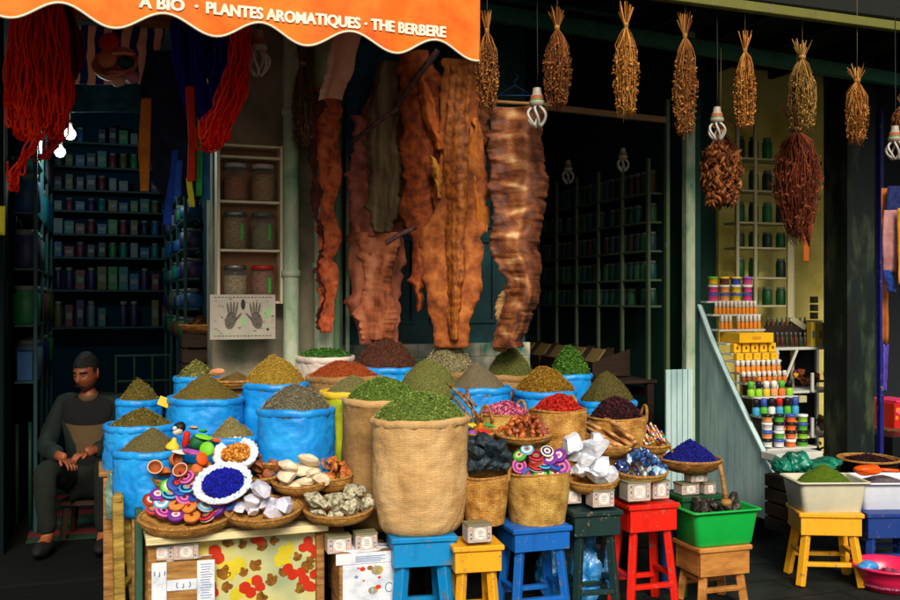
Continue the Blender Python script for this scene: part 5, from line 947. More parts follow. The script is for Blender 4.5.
for pts, r, lab in (([(438,50),(395,108)], .018, 'dark slanted pole in front of the skins, the upper thick one'), ([(398,108),(352,142)], .014, 'slanted stick continuing down from the thick pole'), ([(386,243),(416,227)], .014, 'short dark stick crossing the brown skin low down')):
    a, b = W(*pts[0], 5.45), W(*pts[1], 5.5); m = M(); tube(m, [a-a, (b-a)*.5+Vector((0,0,.006)), b-a], r, 10); solo(m, 'slanted_pole', lab, 'pole', POLE, a)
m = M(); a = W(408,112,5.45); tube(m, [(0,0,0),(-.07,0,-.05),(-.13,0,-.16),(-.17,0,-.36)], .016, 8); 
drape('deep teal cloth hanging behind the slanted pole', [(40,340,400),(120,346,386),(200,350,362)], 5.92, [c(4,30,50), c(8,56,84), c(16,76,100)], 77, 'teal_cloth', 'cloth')
m = M(); p = W(515,92,5.7); tube(m, [(-.1,0,-.02),(0,0,.04),(.1,0,-.02),(-.1,0,-.02)], .004, 6); tube(m, [(0,0,.04),(0,0,.07),(.02,0,.09),(.0,0,.11)], .003, 6); solo(m, 'clothes_hanger', 'blue wire clothes hanger above the python skin', 'hanger', flat('hanger_blue', 20,60,110), p)
m = M(); a = W(486,101,5.55); b = W(552,105,5.6); tube(m, [a-a, b-a], .01, 8); solo(m, 'hanging_rod', 'thin wooden rod from which the python skin hangs', 'rod', WOOD, a)
# clothes at the right shop
for i, (rows, d, cols, lab) in enumerate(((((188,881,890),(344,883,889)), 5.95, [c(130,66,16), c(170,96,36)], 'orange-brown hanging strap beside the blue post'), (((210,884,898),(236,883,899),(272,884,897)), 5.85, [c(130,84,84), c(170,120,118)], 'dusty pink garment hanging at the right edge'), (((270,884,892),(292,888,896)), 5.84, [c(10,30,90), c(20,60,140)], 'blue cloth point below the dusty pink garment'), (((186,888,904),(212,886,903)), 5.9, [c(8,16,60), c(16,34,90)], 'navy collar above the dusty pink garment'), (((208,898,908),(284,898,908)), 5.8, [c(170,100,10), c(214,140,20)], 'mustard garment cut by the right edge'), (((344,883,888),(392,883,887)), 5.95, [c(60,40,130), c(90,70,170)], 'violet strap near the pink flowered box'))):
    drape(lab, list(rows), d, cols, 80+i, 'hanging_garment', 'garment', ruf=.008, colsn=6, nrow=20)
# ---------------------------------------------------------------- jar shelf and picture
IV = flat('ivory_wood', 206,196,164,.5); p0 = WV(217,302,5.84); p1 = WV(283,146,5.84); uw = (p1-p0); wU = math.hypot(uw.x, uw.y); hS = p1.z-p0.z; t = thing('jar_shelf', 'white-framed wall shelf of three compartments holding glass jars', 'shelf', (p0.x, p0.y, p0.z-.012), TH)
hS += .01; m = M(); box(m, wU/2, .13, hS/2, wU, .012, hS, .002); m.build('back_panel', flat('shelf_back', 130,90,60,.7), t)
for x in (.009, wU-.009): m = M(); box(m, x, .06, hS/2, .018, .13, hS, .003); m.build('side', IV, t)
LV = [0, .335, .64, .92, 1]
for f in LV: m = M(); box(m, wU/2, .06, max(.008, min(hS-.008, hS*f)), wU-.038, .126, .015, .003); m.build('shelf_board', IV, t)
JG = mat('jar_glass', [c(150,160,150), c(190,200,190)], rough=.08, scale=5, bump=0, alpha=.10, spec=.6, clear=.3); fillc = [[c(110,50,20), c(140,76,36)], [c(70,36,16), c(150,110,70)], [c(60,34,18), c(140,110,70)], [c(40,26,16), c(120,110,70)], [c(70,44,28), c(150,130,96)], [c(60,28,20), c(130,80,54)]]
GP = flat('jar_label_green', 60,170,60,.5)
for r in range(3):
    for k in range(2):
        i = r*2+k; z = p0.z-.012+hS*(LV[2-r])+.008; q = Vector((p0.x, p0.y, 0))+Vector((CT, ST, 0))*(wU*(.29+.42*k))+Vector((-ST, CT, 0))*.055; H = hS*.235; R = wU*.19
        t = thing('glass_jar', ('left','right')[k]+' glass jar on the '+('top','middle','bottom')[r]+' shelf, '+('red-brown contents and pale lid','dark mixed contents and pale lid','pale roots and silver lid','dark seeds and dark lid','greyish herbs and silver lid','dark contents and red lid')[i], 'jar', (q.x, q.y, z), TH, 'jars on the white-framed shelf')
        m = M(); lathe(m, [(R*.9,.0),(R,.01),(R,H*.78),(R*.92,H*.86),(R*.82,H*.9)], 26); m.build('glass', JG, t); m = M(); lathe(m, [(.001,.004),(R*.93,.005),(R*.93,H*(.6+.12*((i*7)%3))),(.001,H*.74)], 20); m.build('contents', mat('jar_fill_%d' % i, fillc[i]+[c(60,30,20)], scale=60, bump=.8, bscale=80), t)
        m = M(); lathe(m, [(R*.84,H*.88),(R*.9,H*.885),(R*.9,H*.98),(R*.84,H),(.001,H)], 24); m.build('lid', [flat('lid_grey',150,150,150,.3),flat('lid_pale',170,160,150,.3),STEEL,flat('lid_dark',80,84,80,.3),STEEL,flat('lid_red',170,30,26,.3)][i], t)
        if i in (2,3,5): m = M(); vs = [((R+.0012)*math.cos(a), (R+.0012)*math.sin(a), z_) for z_ in (H*.25,H*.68) for a in [-PI/2+.3+j*.06 for j in range(5)]]; m.add(vs, [[j, j+1, j+6, j+5] for j in range(4)], 0, .5); m.build('paper_label', GP, t)
p = WV(243,317,5.74); t = thing('hand_print_picture', 'black and white printed picture of two patterned hands below the jar shelf', 'picture', p, TH); w_, h_ = S(62,5.9), S(43,5.9)
m = M(); box(m, 0,0,0,w_,.008,h_,.001); m.build('board', flat('picture_white', 168,160,146,.6,.05,.2), t); m = M(); yy = -.0052; rs = random.Random(4)
GR = flat('print_grey', 92,86,76); GD = flat('print_dark', 44,40,38); GN = flat('print_green', 130,180,120)
def poly(pts, mi, k=0): m.add([(x, yy-.0005*k, z) for x, z in pts], [list(range(len(pts)))], mi, .5, None, False)
def el(cx, cz, rx, rz_, mi, k=0, rot=0): poly([(cx+rx*math.cos(a)*math.cos(rot)-rz_*math.sin(a)*math.sin(rot), cz+rx*math.cos(a)*math.sin(rot)+rz_*math.sin(a)*math.cos(rot)) for a in [2*PI*q/14 for q in range(14)]], mi, k)
for s in (-1,1):
    cx = s*w_*.2+w_*.01; el(cx, -.02, w_*.085, h_*.2, 0, 1, s*.25)
    for k in range(4): el(cx+(k-1.5)*w_*.042-s*.01, h_*(.16+.05*math.sin((k+.5)*PI/4)), w_*.017, h_*.15, 0, 1, (k-1.5)*-.12)
    el(cx-s*w_*.11, -.002, w_*.018, h_*.13, 0, 1, s*.7)
    for k in range(9): el(cx+rs.uniform(-.02,.02), -.02+rs.uniform(-.035,.035), .0035, .0035, 1, 2)
el(.0, h_*.28, w_*.035, h_*.12, 1, 1); poly([(-.016,-.05),(.016,-.05),(.010,.0),(-.010,.0)], 2, 1); poly([(w_*.33,-.01),(w_*.4,.0),(w_*.45,h_*.25),(w_*.37,h_*.2)], 2, 1)
for z0 in (h_*.44, -h_*.42):
    for k in range(26): el(rs.uniform(-w_*.46,w_*.46), rs.uniform(-h_*.4,h_*.4), rs.uniform(.004,.012), rs.uniform(.002,.006), rs.choice((0,2,3)), 0)
    for k in range(16): el(-w_*.42+w_*.84*k/15, z0, w_*.02, .0028, rs.choice((0,0,1)), 1)
el(w_*.38, -h_*.28, .008, .008, 1, 1); m.build('print', [GR, GD, GN, flat('print_mid', 140,128,112)], t)
# ---------------------------------------------------------------- shelves and goods inside the shops
SHM = flat('shelf_teal', 20, 56, 60, .6); SHG = flat('shelf_green', 84, 104, 78, .6); CREAM = flat('shelf_cream', 176,170,130,.55)
GM = {}
def goods_mesh(kind, col, s):
    key = (kind, col, s)
    if key in GM: return GM[key]
    c1 = flat('g_%s' % '_'.join(map(str, col)), *col, .5); lab = flat('g_label', 90,100,92,.5); m = M()
    if kind == 'box': box(m, 0,0,.5*s[2], s[0], s[1], s[2], .003, 0); box(m, 0,-s[1]/2-.0005,.5*s[2], s[0]*.7, .002, s[2]*.3, .0005, 1)
    elif kind == 'jar': r = s[0]/2; lathe(m, [(r*.9,0),(r,.01),(r,s[2]*.78),(r*.75,s[2]*.86),(r*.82,s[2]*.87),(r*.82,s[2]),(.001,s[2])], 12, mif=lambda i: 1 if i >= 3 else 0)
    elif kind == 'bottle': r = s[0]/2; lathe(m, [(r*.9,0),(r,.006),(r,s[2]*.6),(r*.4,s[2]*.75),(r*.36,s[2]*.8),(r*.44,s[2]*.81),(r*.44,s[2]),(.001,s[2])], 12, mif=lambda i: 1 if i >= 4 else 0)
    mats = [c1, lab]; o = m.build(kind, mats); me = o.data; bpy.data.objects.remove(o); GM[key] = me; return me
def good(name, kind, col, s, p, rz, mats=None, cat=None):
    me = goods_mesh(kind, col, s); o = bpy.data.objects.new(name, me); COL.objects.link(o); o.location = p; o.rotation_euler = (0,0,rz); tag(o, 'x', cat or name.replace('_', ' ').split()[-1]); return o
CN = [((20,70,110),'blue'),((14,96,96),'teal'),((30,120,60),'green'),((120,30,40),'dark red'),((150,120,40),'mustard'),((150,150,150),'pale grey'),((70,40,110),'violet'),((20,40,80),'navy'),((190,110,120),'pink')]
def shelving(name, lab, a, b, zs, ztop, side, rowlab, seed, n, kinds=('box',), dp=.18, mt=SHM, grp='', colors=CN, hfrac=.8, posts=(0,1), pw=.02, wfill=.86, rails=True):
    # a, b: (u, v) ends of the front line; side: direction (u, v) to the wall behind
    A = B(*a); Bv = B(*b); d_ = Bv-A; L = d_.length; d_.normalize(); rz = math.atan2(d_.y, d_.x); sd = Vector((side[0]*CT-side[1]*ST, side[0]*ST+side[1]*CT, 0)); rs = random.Random(seed)
    t = thing(name, lab, 'shelves', (A.x, A.y, 0), rz); sy = 1 if (Matrix.Rotation(-rz, 3, 'Z') @ sd).y > 0 else -1
    for z in zs: m = M(); box(m, L/2, sy*dp/2, z-.01, L-.004, dp, .018, .003); m.build('shelf_board', mt, t)
    for f in posts: m = M(); box(m, L*f, sy*.012-.003*sy, ztop/2+.07, pw, .024, ztop-.16, .003); m.build('post', mt, t)
    for r, z in enumerate(zs):
        H = (zs[r+1]-z if r+1 < len(zs) else ztop-z)-.035; row = []
        w_ = L/n
        for k in range(n):
            if rs.random() < .06: continue
            c_, cn = rs.choice(colors); kd = rs.choice(kinds); h = H*hfrac*(rs.choice((.7,.85,1)) if kd == 'box' else .95)
            wq = round(w_*wfill*(rs.choice((.8,1)) if kd == 'box' else .85), 3); s = (wq, .09 if kd == 'box' else wq, round(h, 2)); p = A+d_*((k+.5)*w_)+sd*.07+Vector((0,0,z))
            o = good({'box':'packet','jar':'jar','bottle':'bottle'}[kd], kd, c_, s, p, rz if sy > 0 else rz+PI); o['_c'] = cn; row.append(o)
        label_order(row, lambda o: '%s %s, {o}, %s shelf down %s' % (o['_c'], o['category'], ordn(len(zs)-r), rowlab), grp)
        for o in row: del o['_c']
BLU = [((16,66,110),'blue'),((10,84,88),'teal'),((24,96,50),'green'),((84,30,46),'dark red'),((70,92,104),'grey-blue'),((10,24,50),'navy'),((36,30,70),'violet'),((70,70,34),'olive')]
shelving('back_shelves', 'tall teal shelves of packets across the back of the left shop', (-.46,8.85), (.60,8.85), [1.37,1.69,1.97,2.17,2.37,2.55,2.75,2.96], 3.17, (0,1), 'of the left back shelves', 1, 12, ('box','box','jar'), grp='goods on the back shelves of the left shop', colors=BLU)
shelving('side_shelves', 'shelves of small goods along the left wall of the left shop', (-.36,6.5), (-.36,8.6), [1.1,1.45,1.8,2.15,2.5], 2.85, (-1,0), 'of the left side wall', 2, 9, ('box','jar'), grp='goods on the left side shelves', dp=.13, posts=(0,.33,.66,1), colors=BLU)
shelving('side_shelves', 'narrow shelves along the right inner wall of the left shop', (.53,6.6), (.53,8.6), [1.35,1.55,1.75,1.95,2.15,2.35], 2.55, (1,0), 'of the right inner shelves', 3, 8, ('jar','bottle'), grp='goods on the right inner shelves', dp=.1, colors=BLU, posts=(0,.33,.66,1))
DKJ = [((10,60,40),'dark green'),((20,70,70),'teal'),((40,90,60),'green'),((60,40,30),'brown'),((30,50,60),'slate')]
shelving('jar_rack', 'tall rack of dim jars along the right wall of the middle shop', (3.90,6.35), (3.90,8.3), [1.56,1.76,1.98,2.2,2.42], 2.68, (1,0), 'of the middle shop rack', 4, 20, ('jar',), grp='jars on the rack in the middle shop', dp=.13, posts=(0,.2,.4,.6,.8,1), pw=.035, mt=SHG, colors=DKJ, wfill=.9)
for k in range(6):
    v = 6.55+.32*k
    p = B(3.72, v+.15, 0); t = thing('spice_bin', 'x', 'bin', (p.x, p.y, 1.02), TH, 'sloped wooden bins in the middle shop'); m = M()
    for s in (-1,1): m.add([(-.16,s*.13,.0),(.16,s*.13,0),(.16,s*.13,.20),(-.16,s*.13,.10)], [[0,1,2,3] if s < 0 else [3,2,1,0]]); m.add([(-.16,s*.118,.0),(.16,s*.118,0),(.16,s*.118,.20),(-.16,s*.118,.10)], [[0,1,2,3] if s > 0 else [3,2,1,0]])
    box(m, -.165, 0, .05, .012, .27, .11, .002); box(m, 0,0,-.006,.33,.27,.01,.002); m.build('sides', DARKWOOD, t); m = M(); box(m, 0,0,0,.17,.2,.012,.002, T=Matrix.Translation((-.09,0,.13)) @ Matrix.Rotation(-.9, 4, 'Y')); m.build('flap', flat('bin_flap', 120,104,62,.7), t)
    m = M(); 
label_order([o for o in bpy.data.objects if o.name.startswith('spice_bin')], 'sloped dark bin with a pale flap in the middle shop, {o}', 'sloped wooden bins in the middle shop')
bench('long dark counter under the sloped bins of the middle shop', 3.50, 3.96, 6.3, 8.5, 1.0, DARKWOOD, base=.14, ends=DARKWOOD)
# right nook: shelf of green jars, cabinet, boxes
q = WV(738,300,6.62); u0 = q.x*CT+q.y*ST; q = WV(793,300,6.62); u1 = q.x*CT+q.y*ST
def zz(py, px=765, v=6.62): return WV(px, py, v).z
shelving('jar_rack', 'cream shelf rack of green jars in front of the yellow wall', (u0,6.62), (u1,6.62), [zz(305),zz(277),zz(247),zz(222),zz(190),zz(158)], zz(125), (0,1), 'of the cream rack', 5, 4, ('jar',), grp='green jars on the cream rack', mt=CREAM, posts=(0,.32,1), pw=.03, colors=[((10,74,34),'green'),((14,44,26),'dark green'),((26,100,50),'bright green')], dp=.2, wfill=.7)  # jar colour picked at random from a few greens
m = M(); a = WV(790,210,6.6); b_ = WV(790,318,6.6); c_ = WV(805,328,6.6); beam(m, a, b_, .03, .05); beam(m, b_, c_, .03, .05); solo(m, 'cream_bracket_board', 'cream side board ending in a slanted bracket beside the jars', 'board', CREAM)
# white cabinet
zc = zz(347,810,6.4); q = WV(776,300,6.4); ua = q.x*CT+q.y*ST; q = WV(846,300,6.4); ub = q.x*CT+q.y*ST; Wc = ub-ua; p = B(ua, 6.4); t = thing('white_cabinet', 'open white metal display cabinet by the dark pillar', 'cabinet', (p.x, p.y, .14), TH); CW = flat('cabinet_white', 190,192,184,.45); Hc = zc-.14; m = M()
for x in (.015, Wc-.015):
    for y in (.015,.33): m = M(); box(m, x, y, Hc/2, .03, .03, Hc-.004, .003); m.build('post', CW, t)
rows_ = [Hc-.012, zz(391,830,6.4)-.14, zz(436,830,6.4)-.14, .12]
for z in rows_: m = M(); box(m, Wc/2, .17, z, Wc-.06, .34, .022, .003); m.build('shelf_board', CW, t)
m = M(); box(m, Wc/2, .36, Hc/2, Wc-.01, .012, Hc-.01, .002); m.build('back_panel', flat('cabinet_dark_fill', 16,18,20,.8), t)  # dark sheet added so the cabinet inside reads as shaded
m = M(); beam(m, (.0,-.01,Hc-.42), (.2,-.01,Hc-.02), .02, .02); m.build('brace', CW, t)
x_ = WV(814,300,6.36); xr = (x_.x*CT+x_.y*ST)-ua
for zt_, zb_ in ((zz(373,815,6.36)-.14, rows_[1]), (zz(418,815,6.36)-.14, rows_[2])): m = M(); box(m, xr, -.02, (zt_+zb_)/2, .025, .02, abs(zt_-zb_), .003); m.build('divider', CW, t)
rs = random.Random(12); its = []
trc = [((110,30,120),'purple'),((150,20,20),'red'),((190,140,30),'golden'),((30,120,50),'green'),((40,30,30),'black'),((160,130,110),'beige'),((20,60,120),'blue'),((120,60,30),'brown')]
for r in range(3):
    row = []
    for k in range(24):
        cc, cn = rs.choice(trc); p = B(ua+.04+(Wc-.08)*(k+.5)/24, 6.48+rs.uniform(0,.14), .14+rows_[r+1]+.05+rs.uniform(0,.10)); m = M(); kind = rs.choice(('ring','lump','rod')); s = rs.uniform(.024,.042); rx = rs.uniform(.3,1.4)
        if kind == 'ring': tube(m, [(s*math.cos(a_), s*math.sin(a_), 0) for a_ in [k_*2*PI/14 for k_ in range(15)]], s*.24, 6, cap=False)
        elif kind == 'lump': rock(m, (0,0,0), (s,s*.8,s*.9), 2, .4, 1.5, k+r*20)
        else: tube(m, [(-s*1.2,0,0),(0,0,s*.3),(s*1.2,0,0)], s*.3, 7)
        o = solo(m, {'ring':'bangle','lump':'trinket','rod':'bead_string'}[kind], 'x', {'ring':'bangle','lump':'trinket','rod':'beads'}[kind], flat('tk_'+cn, *cc, .35), p); o.rotation_euler = (rx, rs.uniform(-.5,.5), rs.uniform(0,3)); o['_c'] = cn; row.append(o)
    label_order(row, lambda o: '%s %s in the white cabinet, %s opening, {o}' % (o['_c'], o['category'], ('top','middle','bottom')[r]), 'trinkets in the white cabinet')
    for o in row: del o['_c']
YB = (186,160,40)
a = []
for px in (811,818,824,831,838):
    p = WV(px, 346.5, 6.45); a.append(good('yellow_box', 'box', YB, (.042,.06,.20), p, TH, cat='box'))
label_order(a, 'upright yellow box on top of the white cabinet, {o}', 'yellow boxes on the white cabinet')
for i in range(3):
    p = WV(814, 319-8*i, 6.6); o = good('square_tin', 'box', (90,90,40), (.05,.05,.055), p, TH, cat='tin'); o['label'] = ('lowest','middle','topmost')[i]+' small square tin stacked against the yellow wall'
m = M(); p = WV(813,320,6.62); box(m, 0,0,-.01,.12,.1,.016,.002); solo(m, 'small_ledge', 'small cream ledge under the stacked square tins', 'ledge', CREAM, p, TH)
a = []
for r, (yb, dv) in enumerate(((346.5,.0),(331,.16))):
    row = []
    for k in range(9):
        p = WV(768+k*4.6, yb, 6.46+dv); o = good('dark_bottle', 'bottle', ((70,20,14),(50,30,14),(24,40,20))[(k*5+r) % 3], (.035,.035,.115), p, TH, cat='bottle'); row.append(o)
    label_order(row, 'small dark bottle in the %s row above the white cabinet, {o}' % ('front','back')[r], 'dark bottles above the cabinet')
m = M(); a_ = WV(764,331.5,6.6); b_ = WV(808,331.5,6.6); beam(m, a_, b_, .012, .1); solo(m, 'thin_shelf', 'thin dark shelf under the back row of dark bottles', 'shelf', DARKWOOD)
# grey-blue panel of the product steps
GP_ = mat('panel_paint', [c(128,158,162), c(162,190,190), c(182,204,202)], rough=.5, scale=5, bump=.25, bscale=26, stretch=(1,1,.3), det=8)
ST_ = thing('product_steps', 'stepped display stand with a grey-blue ribbed side panel', 'display stand', (0,0,0), TH); US = 4.17
prof = [(6.12,.14),(6.12,1.575),(6.05,1.56),(5.90,1.32),(5.75,1.12),(5.60,.93),(5.45,.745),(5.30,.57),(5.15,.41),(5.08,.34),(5.06,.15)]
NP = 9; vmin, vmax = 5.06, 6.12
def topz(v):
    for (v1, z1), (v0, z0) in zip(prof[1:], prof[2:]):
        if v0 <= v <= v1: return z0+(z1-z0)*((v-v0)/(v1-v0) if v1 > v0 else 0)
    return prof[-2][1]
m = M(); K = 11
for k in range(K):
    va, vb = vmin+(vmax-vmin)*k/K+.004, vmin+(vmax-vmin)*(k+1)/K-.004
    vs = [(US-.012,va,.143),(US-.012,vb,.143),(US-.012,vb,topz(vb)),(US-.012,va,topz(va))]; vs += [(x+.02,y,z) for x,y,z in vs]
    m.add(vs, [[1,0,3,2],[4,5,6,7],[0,4,7,3],[5,1,2,6],[3,7,6,2],[0,1,5,4]], 0, None, None, False)
vs = [(US+.002,y,z) for y,z in prof]; n_ = len(vs); vs += [(x+.012,y,z) for x,y,z in vs]; m.add(vs, [list(range(n_)), list(range(n_,2*n_))[::-1]], 0, .5, None, False)
m.build('side_panel', GP_, ST_)
m = M(); pts = [(US-.016,y,z) for y,z in prof[1:-1]]
for a_, b_ in zip(pts, pts[1:]): beam(m, a_, b_, .03, .016, b=.002)
m.build('panel_trim', GP_, ST_)
def step(pxa, pxb, yb, v, items):
    qa = WV(pxa, yb, v); qb = WV(pxb, yb, v); z = (qa.z+qb.z)/2; ub_ = qb.x*CT+qb.y*ST; m = M(); box(m, (US+.02+ub_)/2, v+.03, z-.008, ub_-US-.02, .14, .014, .002); m.build('step_board', CW, ST_); return z
ORG = [flat('bt_orange', 222,130,30,.35), flat('bt_white', 214,206,196,.4)]; YLW = flat('bx_yellow', 232,176,20,.45); YLD = flat('bx_ochre', 206,140,20,.45)
def row(pxa, pxb, yb, ht, v, n, kind, lab, grp, mats, name, cat, skip=()):
    z = step(pxa-1, pxb+1, yb, v, 0); out = []; r = S((pxb-pxa)/n/2*.94, WV((pxa+pxb)/2,yb,v).y); H = S(ht, WV((pxa+pxb)/2,yb,v).y)
    for k in range(n):
        if k in skip: continue
        px = pxa+(pxb-pxa)*(k+.5)/n; q = WV(px, yb, v); q.z = z+.001; m = M(); mm = mats(k)
        if kind == 'bottle': lathe(m, [(r*.9,0),(r,.004),(r,H*.42),(r*.7,H*.52),(r*.82,H*.53),(r*.84,H*.9),(r*.6,H),(.001,H)], 16, mif=lambda i: 1 if i >= 3 else 0); names = ('body','cap')
        elif kind == 'tub': lathe(m, [(r*.86,0),(r*.9,.004),(r*.94,H*.66),(r,H*.68),(r,H*.96),(r*.9,H),(.001,H)], 18, mif=lambda i: 1 if i >= 2 else 0)
        elif kind == 'box': box(m, 0, 0, H/2, r*2, r*1.6, H-.002, .003, 0); box(m, 0, -r*.8-.0006, H*.5, r*.5, .0016, H*.3, .0004, 1)
        o = solo(m, name, 'x', cat, mm, q, TH); out.append(o)
    label_order(out, lab, grp); return out
LB = lambda *n_: [flat('c_%s'%n_[0], *{'green':(80,170,50),'yellow':(220,180,40),'blue':(50,80,170),'mag':(214,70,130),'orange':(230,110,50),'white':(214,214,214),'brown':(110,60,30),'dark':(30,24,30),'cyan':(60,150,190),'lime':(140,200,40),'red':(190,30,24),'black':(16,16,18),'peach':(226,150,90)}[n_[0]], .4), flat('c_%s'%n_[1], *{'green':(80,170,50),'yellow':(220,180,40),'blue':(50,80,170),'mag':(214,70,130),'orange':(230,110,50),'white':(214,214,214),'brown':(110,60,30),'dark':(30,24,30),'cyan':(60,150,190),'lime':(140,200,40),'red':(190,30,24),'black':(16,16,18),'peach':(226,150,90),'violet':(120,90,190)}[n_[1]], .4)]
tops = [('yellow','green'),('brown','yellow'),('blue','yellow'),('mag','violet')]
for lv in range(3):
    out = []
    for k in range(4):
        q = WV(713+11.4*k, 301-8.4*lv, 6.04); r = S(5.2, 6.9); H = S(8.2, 6.9); m = M(); lathe(m, [(r*.9,0),(r*.93,.003),(r*.93,H*.66),(r,H*.68),(r,H*.95),(.001,H*.96)], 18, mif=lambda i: 1 if i >= 3 else 0)
        out.append(solo(m, 'powder_can', 'x', 'can', LB(*((tops[k]) if lv == 2 else (('mag','peach','yellow','mag')[k], ('blue','white')[lv]))), q, TH))
    label_order(out, 'small printed can in the %s layer at the stand top, {o}' % ('bottom','middle','top')[lv], 'printed cans at the top of the stand')
step(706, 753, 301, 6.04, 0)
row(714,757,314,13,5.97,11,'bottle','white-capped orange bottle in the uppermost bottle row, {o}','white-capped bottles',lambda k: ORG,'capped_bottle','bottle')
row(720,761,329,14,5.89,10,'bottle','white-capped orange bottle in the second bottle row, {o}','white-capped bottles',lambda k: ORG,'capped_bottle','bottle',skip=(3,))
row(725,768,342.5,10,5.81,1,'box','long bright yellow carton below the second bottle row','yellow cartons',lambda k: [YLW,YLD],'yellow_carton','carton')
row(731,775,352.5,9.5,5.75,5,'box','yellow box with a dark mark in the upper box row, {o}','yellow boxes on the stand',lambda k: [YLW, flat('bx_mark', 60,40,20)],'yellow_box','box')
row(734,777,360,7,5.69,5,'box','plain yellow box in the lower box row, {o}','yellow boxes on the stand',lambda k: [YLW,YLD],'yellow_box','box')
row(735,781,372,12,5.63,9,'bottle','white-capped orange bottle in the third bottle row, {o}','white-capped bottles',lambda k: ORG,'capped_bottle','bottle')
row(741,787,382,11,5.57,9,'bottle','white-capped amber bottle in the fourth bottle row, {o}','white-capped bottles',lambda k: [flat('bt_amber', 196,110,30,.3), ORG[1]] if k > 2 else [flat('bt_brown', 120,60,20,.3), ORG[1]],'capped_bottle','bottle')
mx = [('lime','green'),('lime','dark'),('yellow','white'),('peach','white'),('orange','green'),('lime','dark')]
row(747,793,396,15,5.50,6,'bottle','colourful liquid bottle in the fifth bottle row, {o}','coloured bottles on the stand',lambda k: LB(*mx[k]),'liquid_bottle','bottle')
row(752,799,415,17,5.42,6,'bottle','dark-capped bottle with pale label just above the tubs, {o}','dark-capped bottles',lambda k: LB(('cyan','green','white','cyan','green','cyan')[k], ('dark','blue','dark','red','dark','blue')[k]),'dark_capped_bottle','bottle')
cols4 = [('peach','red'),('lime','cyan'),('orange','red'),('lime','violet')]
for lv in range(4):
    out = []
    for k in range(4):
        q = WV(767+11.8*k, 446.5-8.3*lv, 5.36); r = S(5.6, 6.3); H = S(8.1, 6.3); m = M(); lathe(m, [(r*.86,0),(r*.88,.003),(r*.92,H*.62),(r,H*.64),(r,H*.95),(.001,H*.96)], 18, mif=lambda i: 1 if i >= 2 else 0)
        ca = ('peach','green','orange','lime') if lv % 2 else ('white','white','orange','green'); out.append(solo(m, 'soap_tub', 'x', 'tub', LB(ca[k], ('black','blue','white','black')[(k+lv) % 4]), q, TH))
    label_order(out, 'small lidded tub in the %s layer of the stack, {o}' % ('lowest','second','third','top')[lv], 'lidded tubs stacked at the stand foot')
step(758, 813, 447, 5.36, 0)
p = WV(792,455,5.24); m = M(); box(m, 0,0,0,S(58,6.2),.16,.05,.004); solo(m, 'white_tray', 'white tray at the foot of the product steps', 'tray', CW, p, TH)
m = M(); box(m, 4.40, 5.75, .23, .40, .70, .18, .004); box(m, 4.40, 5.90, .6, .40, .36, .56, .004); m.build('inner_frame', DARKWOOD, ST_)
q = WV(801,399,5.9); m = M(); box(m, 0,0,0,.07,.05,.05,.003); solo(m, 'lamp_box', 'pale cream box right of the dark-capped bottles', 'box', CREAM, q, TH)
m = M()
for k in range(5): box(m, -.09+.045*k, 0, .49, .04, .02, .96, .003)
p = WV(679,300,5.85); solo(m, 'shutter_panel', 'grey-blue boarded shutter leaning by the green-white post', 'shutter', GP_, (p.x, p.y, .14), TH)
# right edge: pink flowered box, brown carton, black case
def cart(lab, px, yb, w_, h_, v, mats, name, cat, extra=None):
    p = WV(px, yb, v); d = p.y; m = M(); box(m, 0,0,S(h_,d)/2,S(w_,d),.3,S(h_,d),.006); yy = -.152
    if extra: extra(m, S(w_,d), S(h_,d), yy)
    o = solo(m, name, lab, cat, mats, p, TH); return o, p
def flw(m, w_, h_, y):
    rs = random.Random(2)
    for k in range(22): x, z, r = rs.uniform(-w_*.45,w_*.45), rs.uniform(h_*.1,h_*.85), rs.uniform(.012,.028); m.add([(x+r*math.cos(a), y-.0006*(k % 4+1), z+r*math.sin(a)) for a in [2*PI*j/9 for j in range(9)]], [list(range(9))], 1+k % 3, .5, None, False)
o, p1 = cart('red box printed with pink and orange flowers at the right edge', 893, 427, 30, 26, 6.5, [flat('fb_red', 190,30,30,.4), flat('fb_pink', 220,80,130,.4), flat('fb_or', 226,130,30,.4), flat('fb_w', 210,190,170,.4)], 'flowered_box', 'box', flw)
m = M(); box(m, 0,0,.01,S(32,6.7),.31,.02,.004); solo(m, 'box_lid', 'pink lid lying on the flowered box', 'lid', flat('lid_pink', 220,60,110,.4), p1+Vector((0,0,S(26,p1.y)+.002)), TH)
cart('brown cardboard box under the flowered box', 886, 452, 30, 25, 6.45, flat('cardboard', 96,54,28,.8), 'cardboard_box', 'box')
def blk(m, w_, h_, y): m.add([(-.05+.02*math.cos(a), y-.001, h_*.5+.02*math.sin(a)) for a in [2*PI*j/12 for j in range(12)]], [list(range(12))], 1, .5, None, False); box(m, .03, y, h_*.55, .07, .002, .03, .001, 1)
cart('black case with pale marks beside the cardboard box', 893, 462, 36, 28, 6.15, [flat('case_black', 14,18,20,.4), flat('case_mark', 90,110,130,.4)], 'black_case', 'case', blk)
crate_stand('dark crate holding the cardboard box and the black case', B(5.95,6.35).x, B(5.95,6.35).y, .14, WV(893,462.5,6.15).z-.003, .7, .55, DARKWOOD)
cart('dark green counter at the back of the right shop', 893, 412, 60, 14, 6.9, flat('counter_green', 10,36,24,.6), 'counter', 'counter')
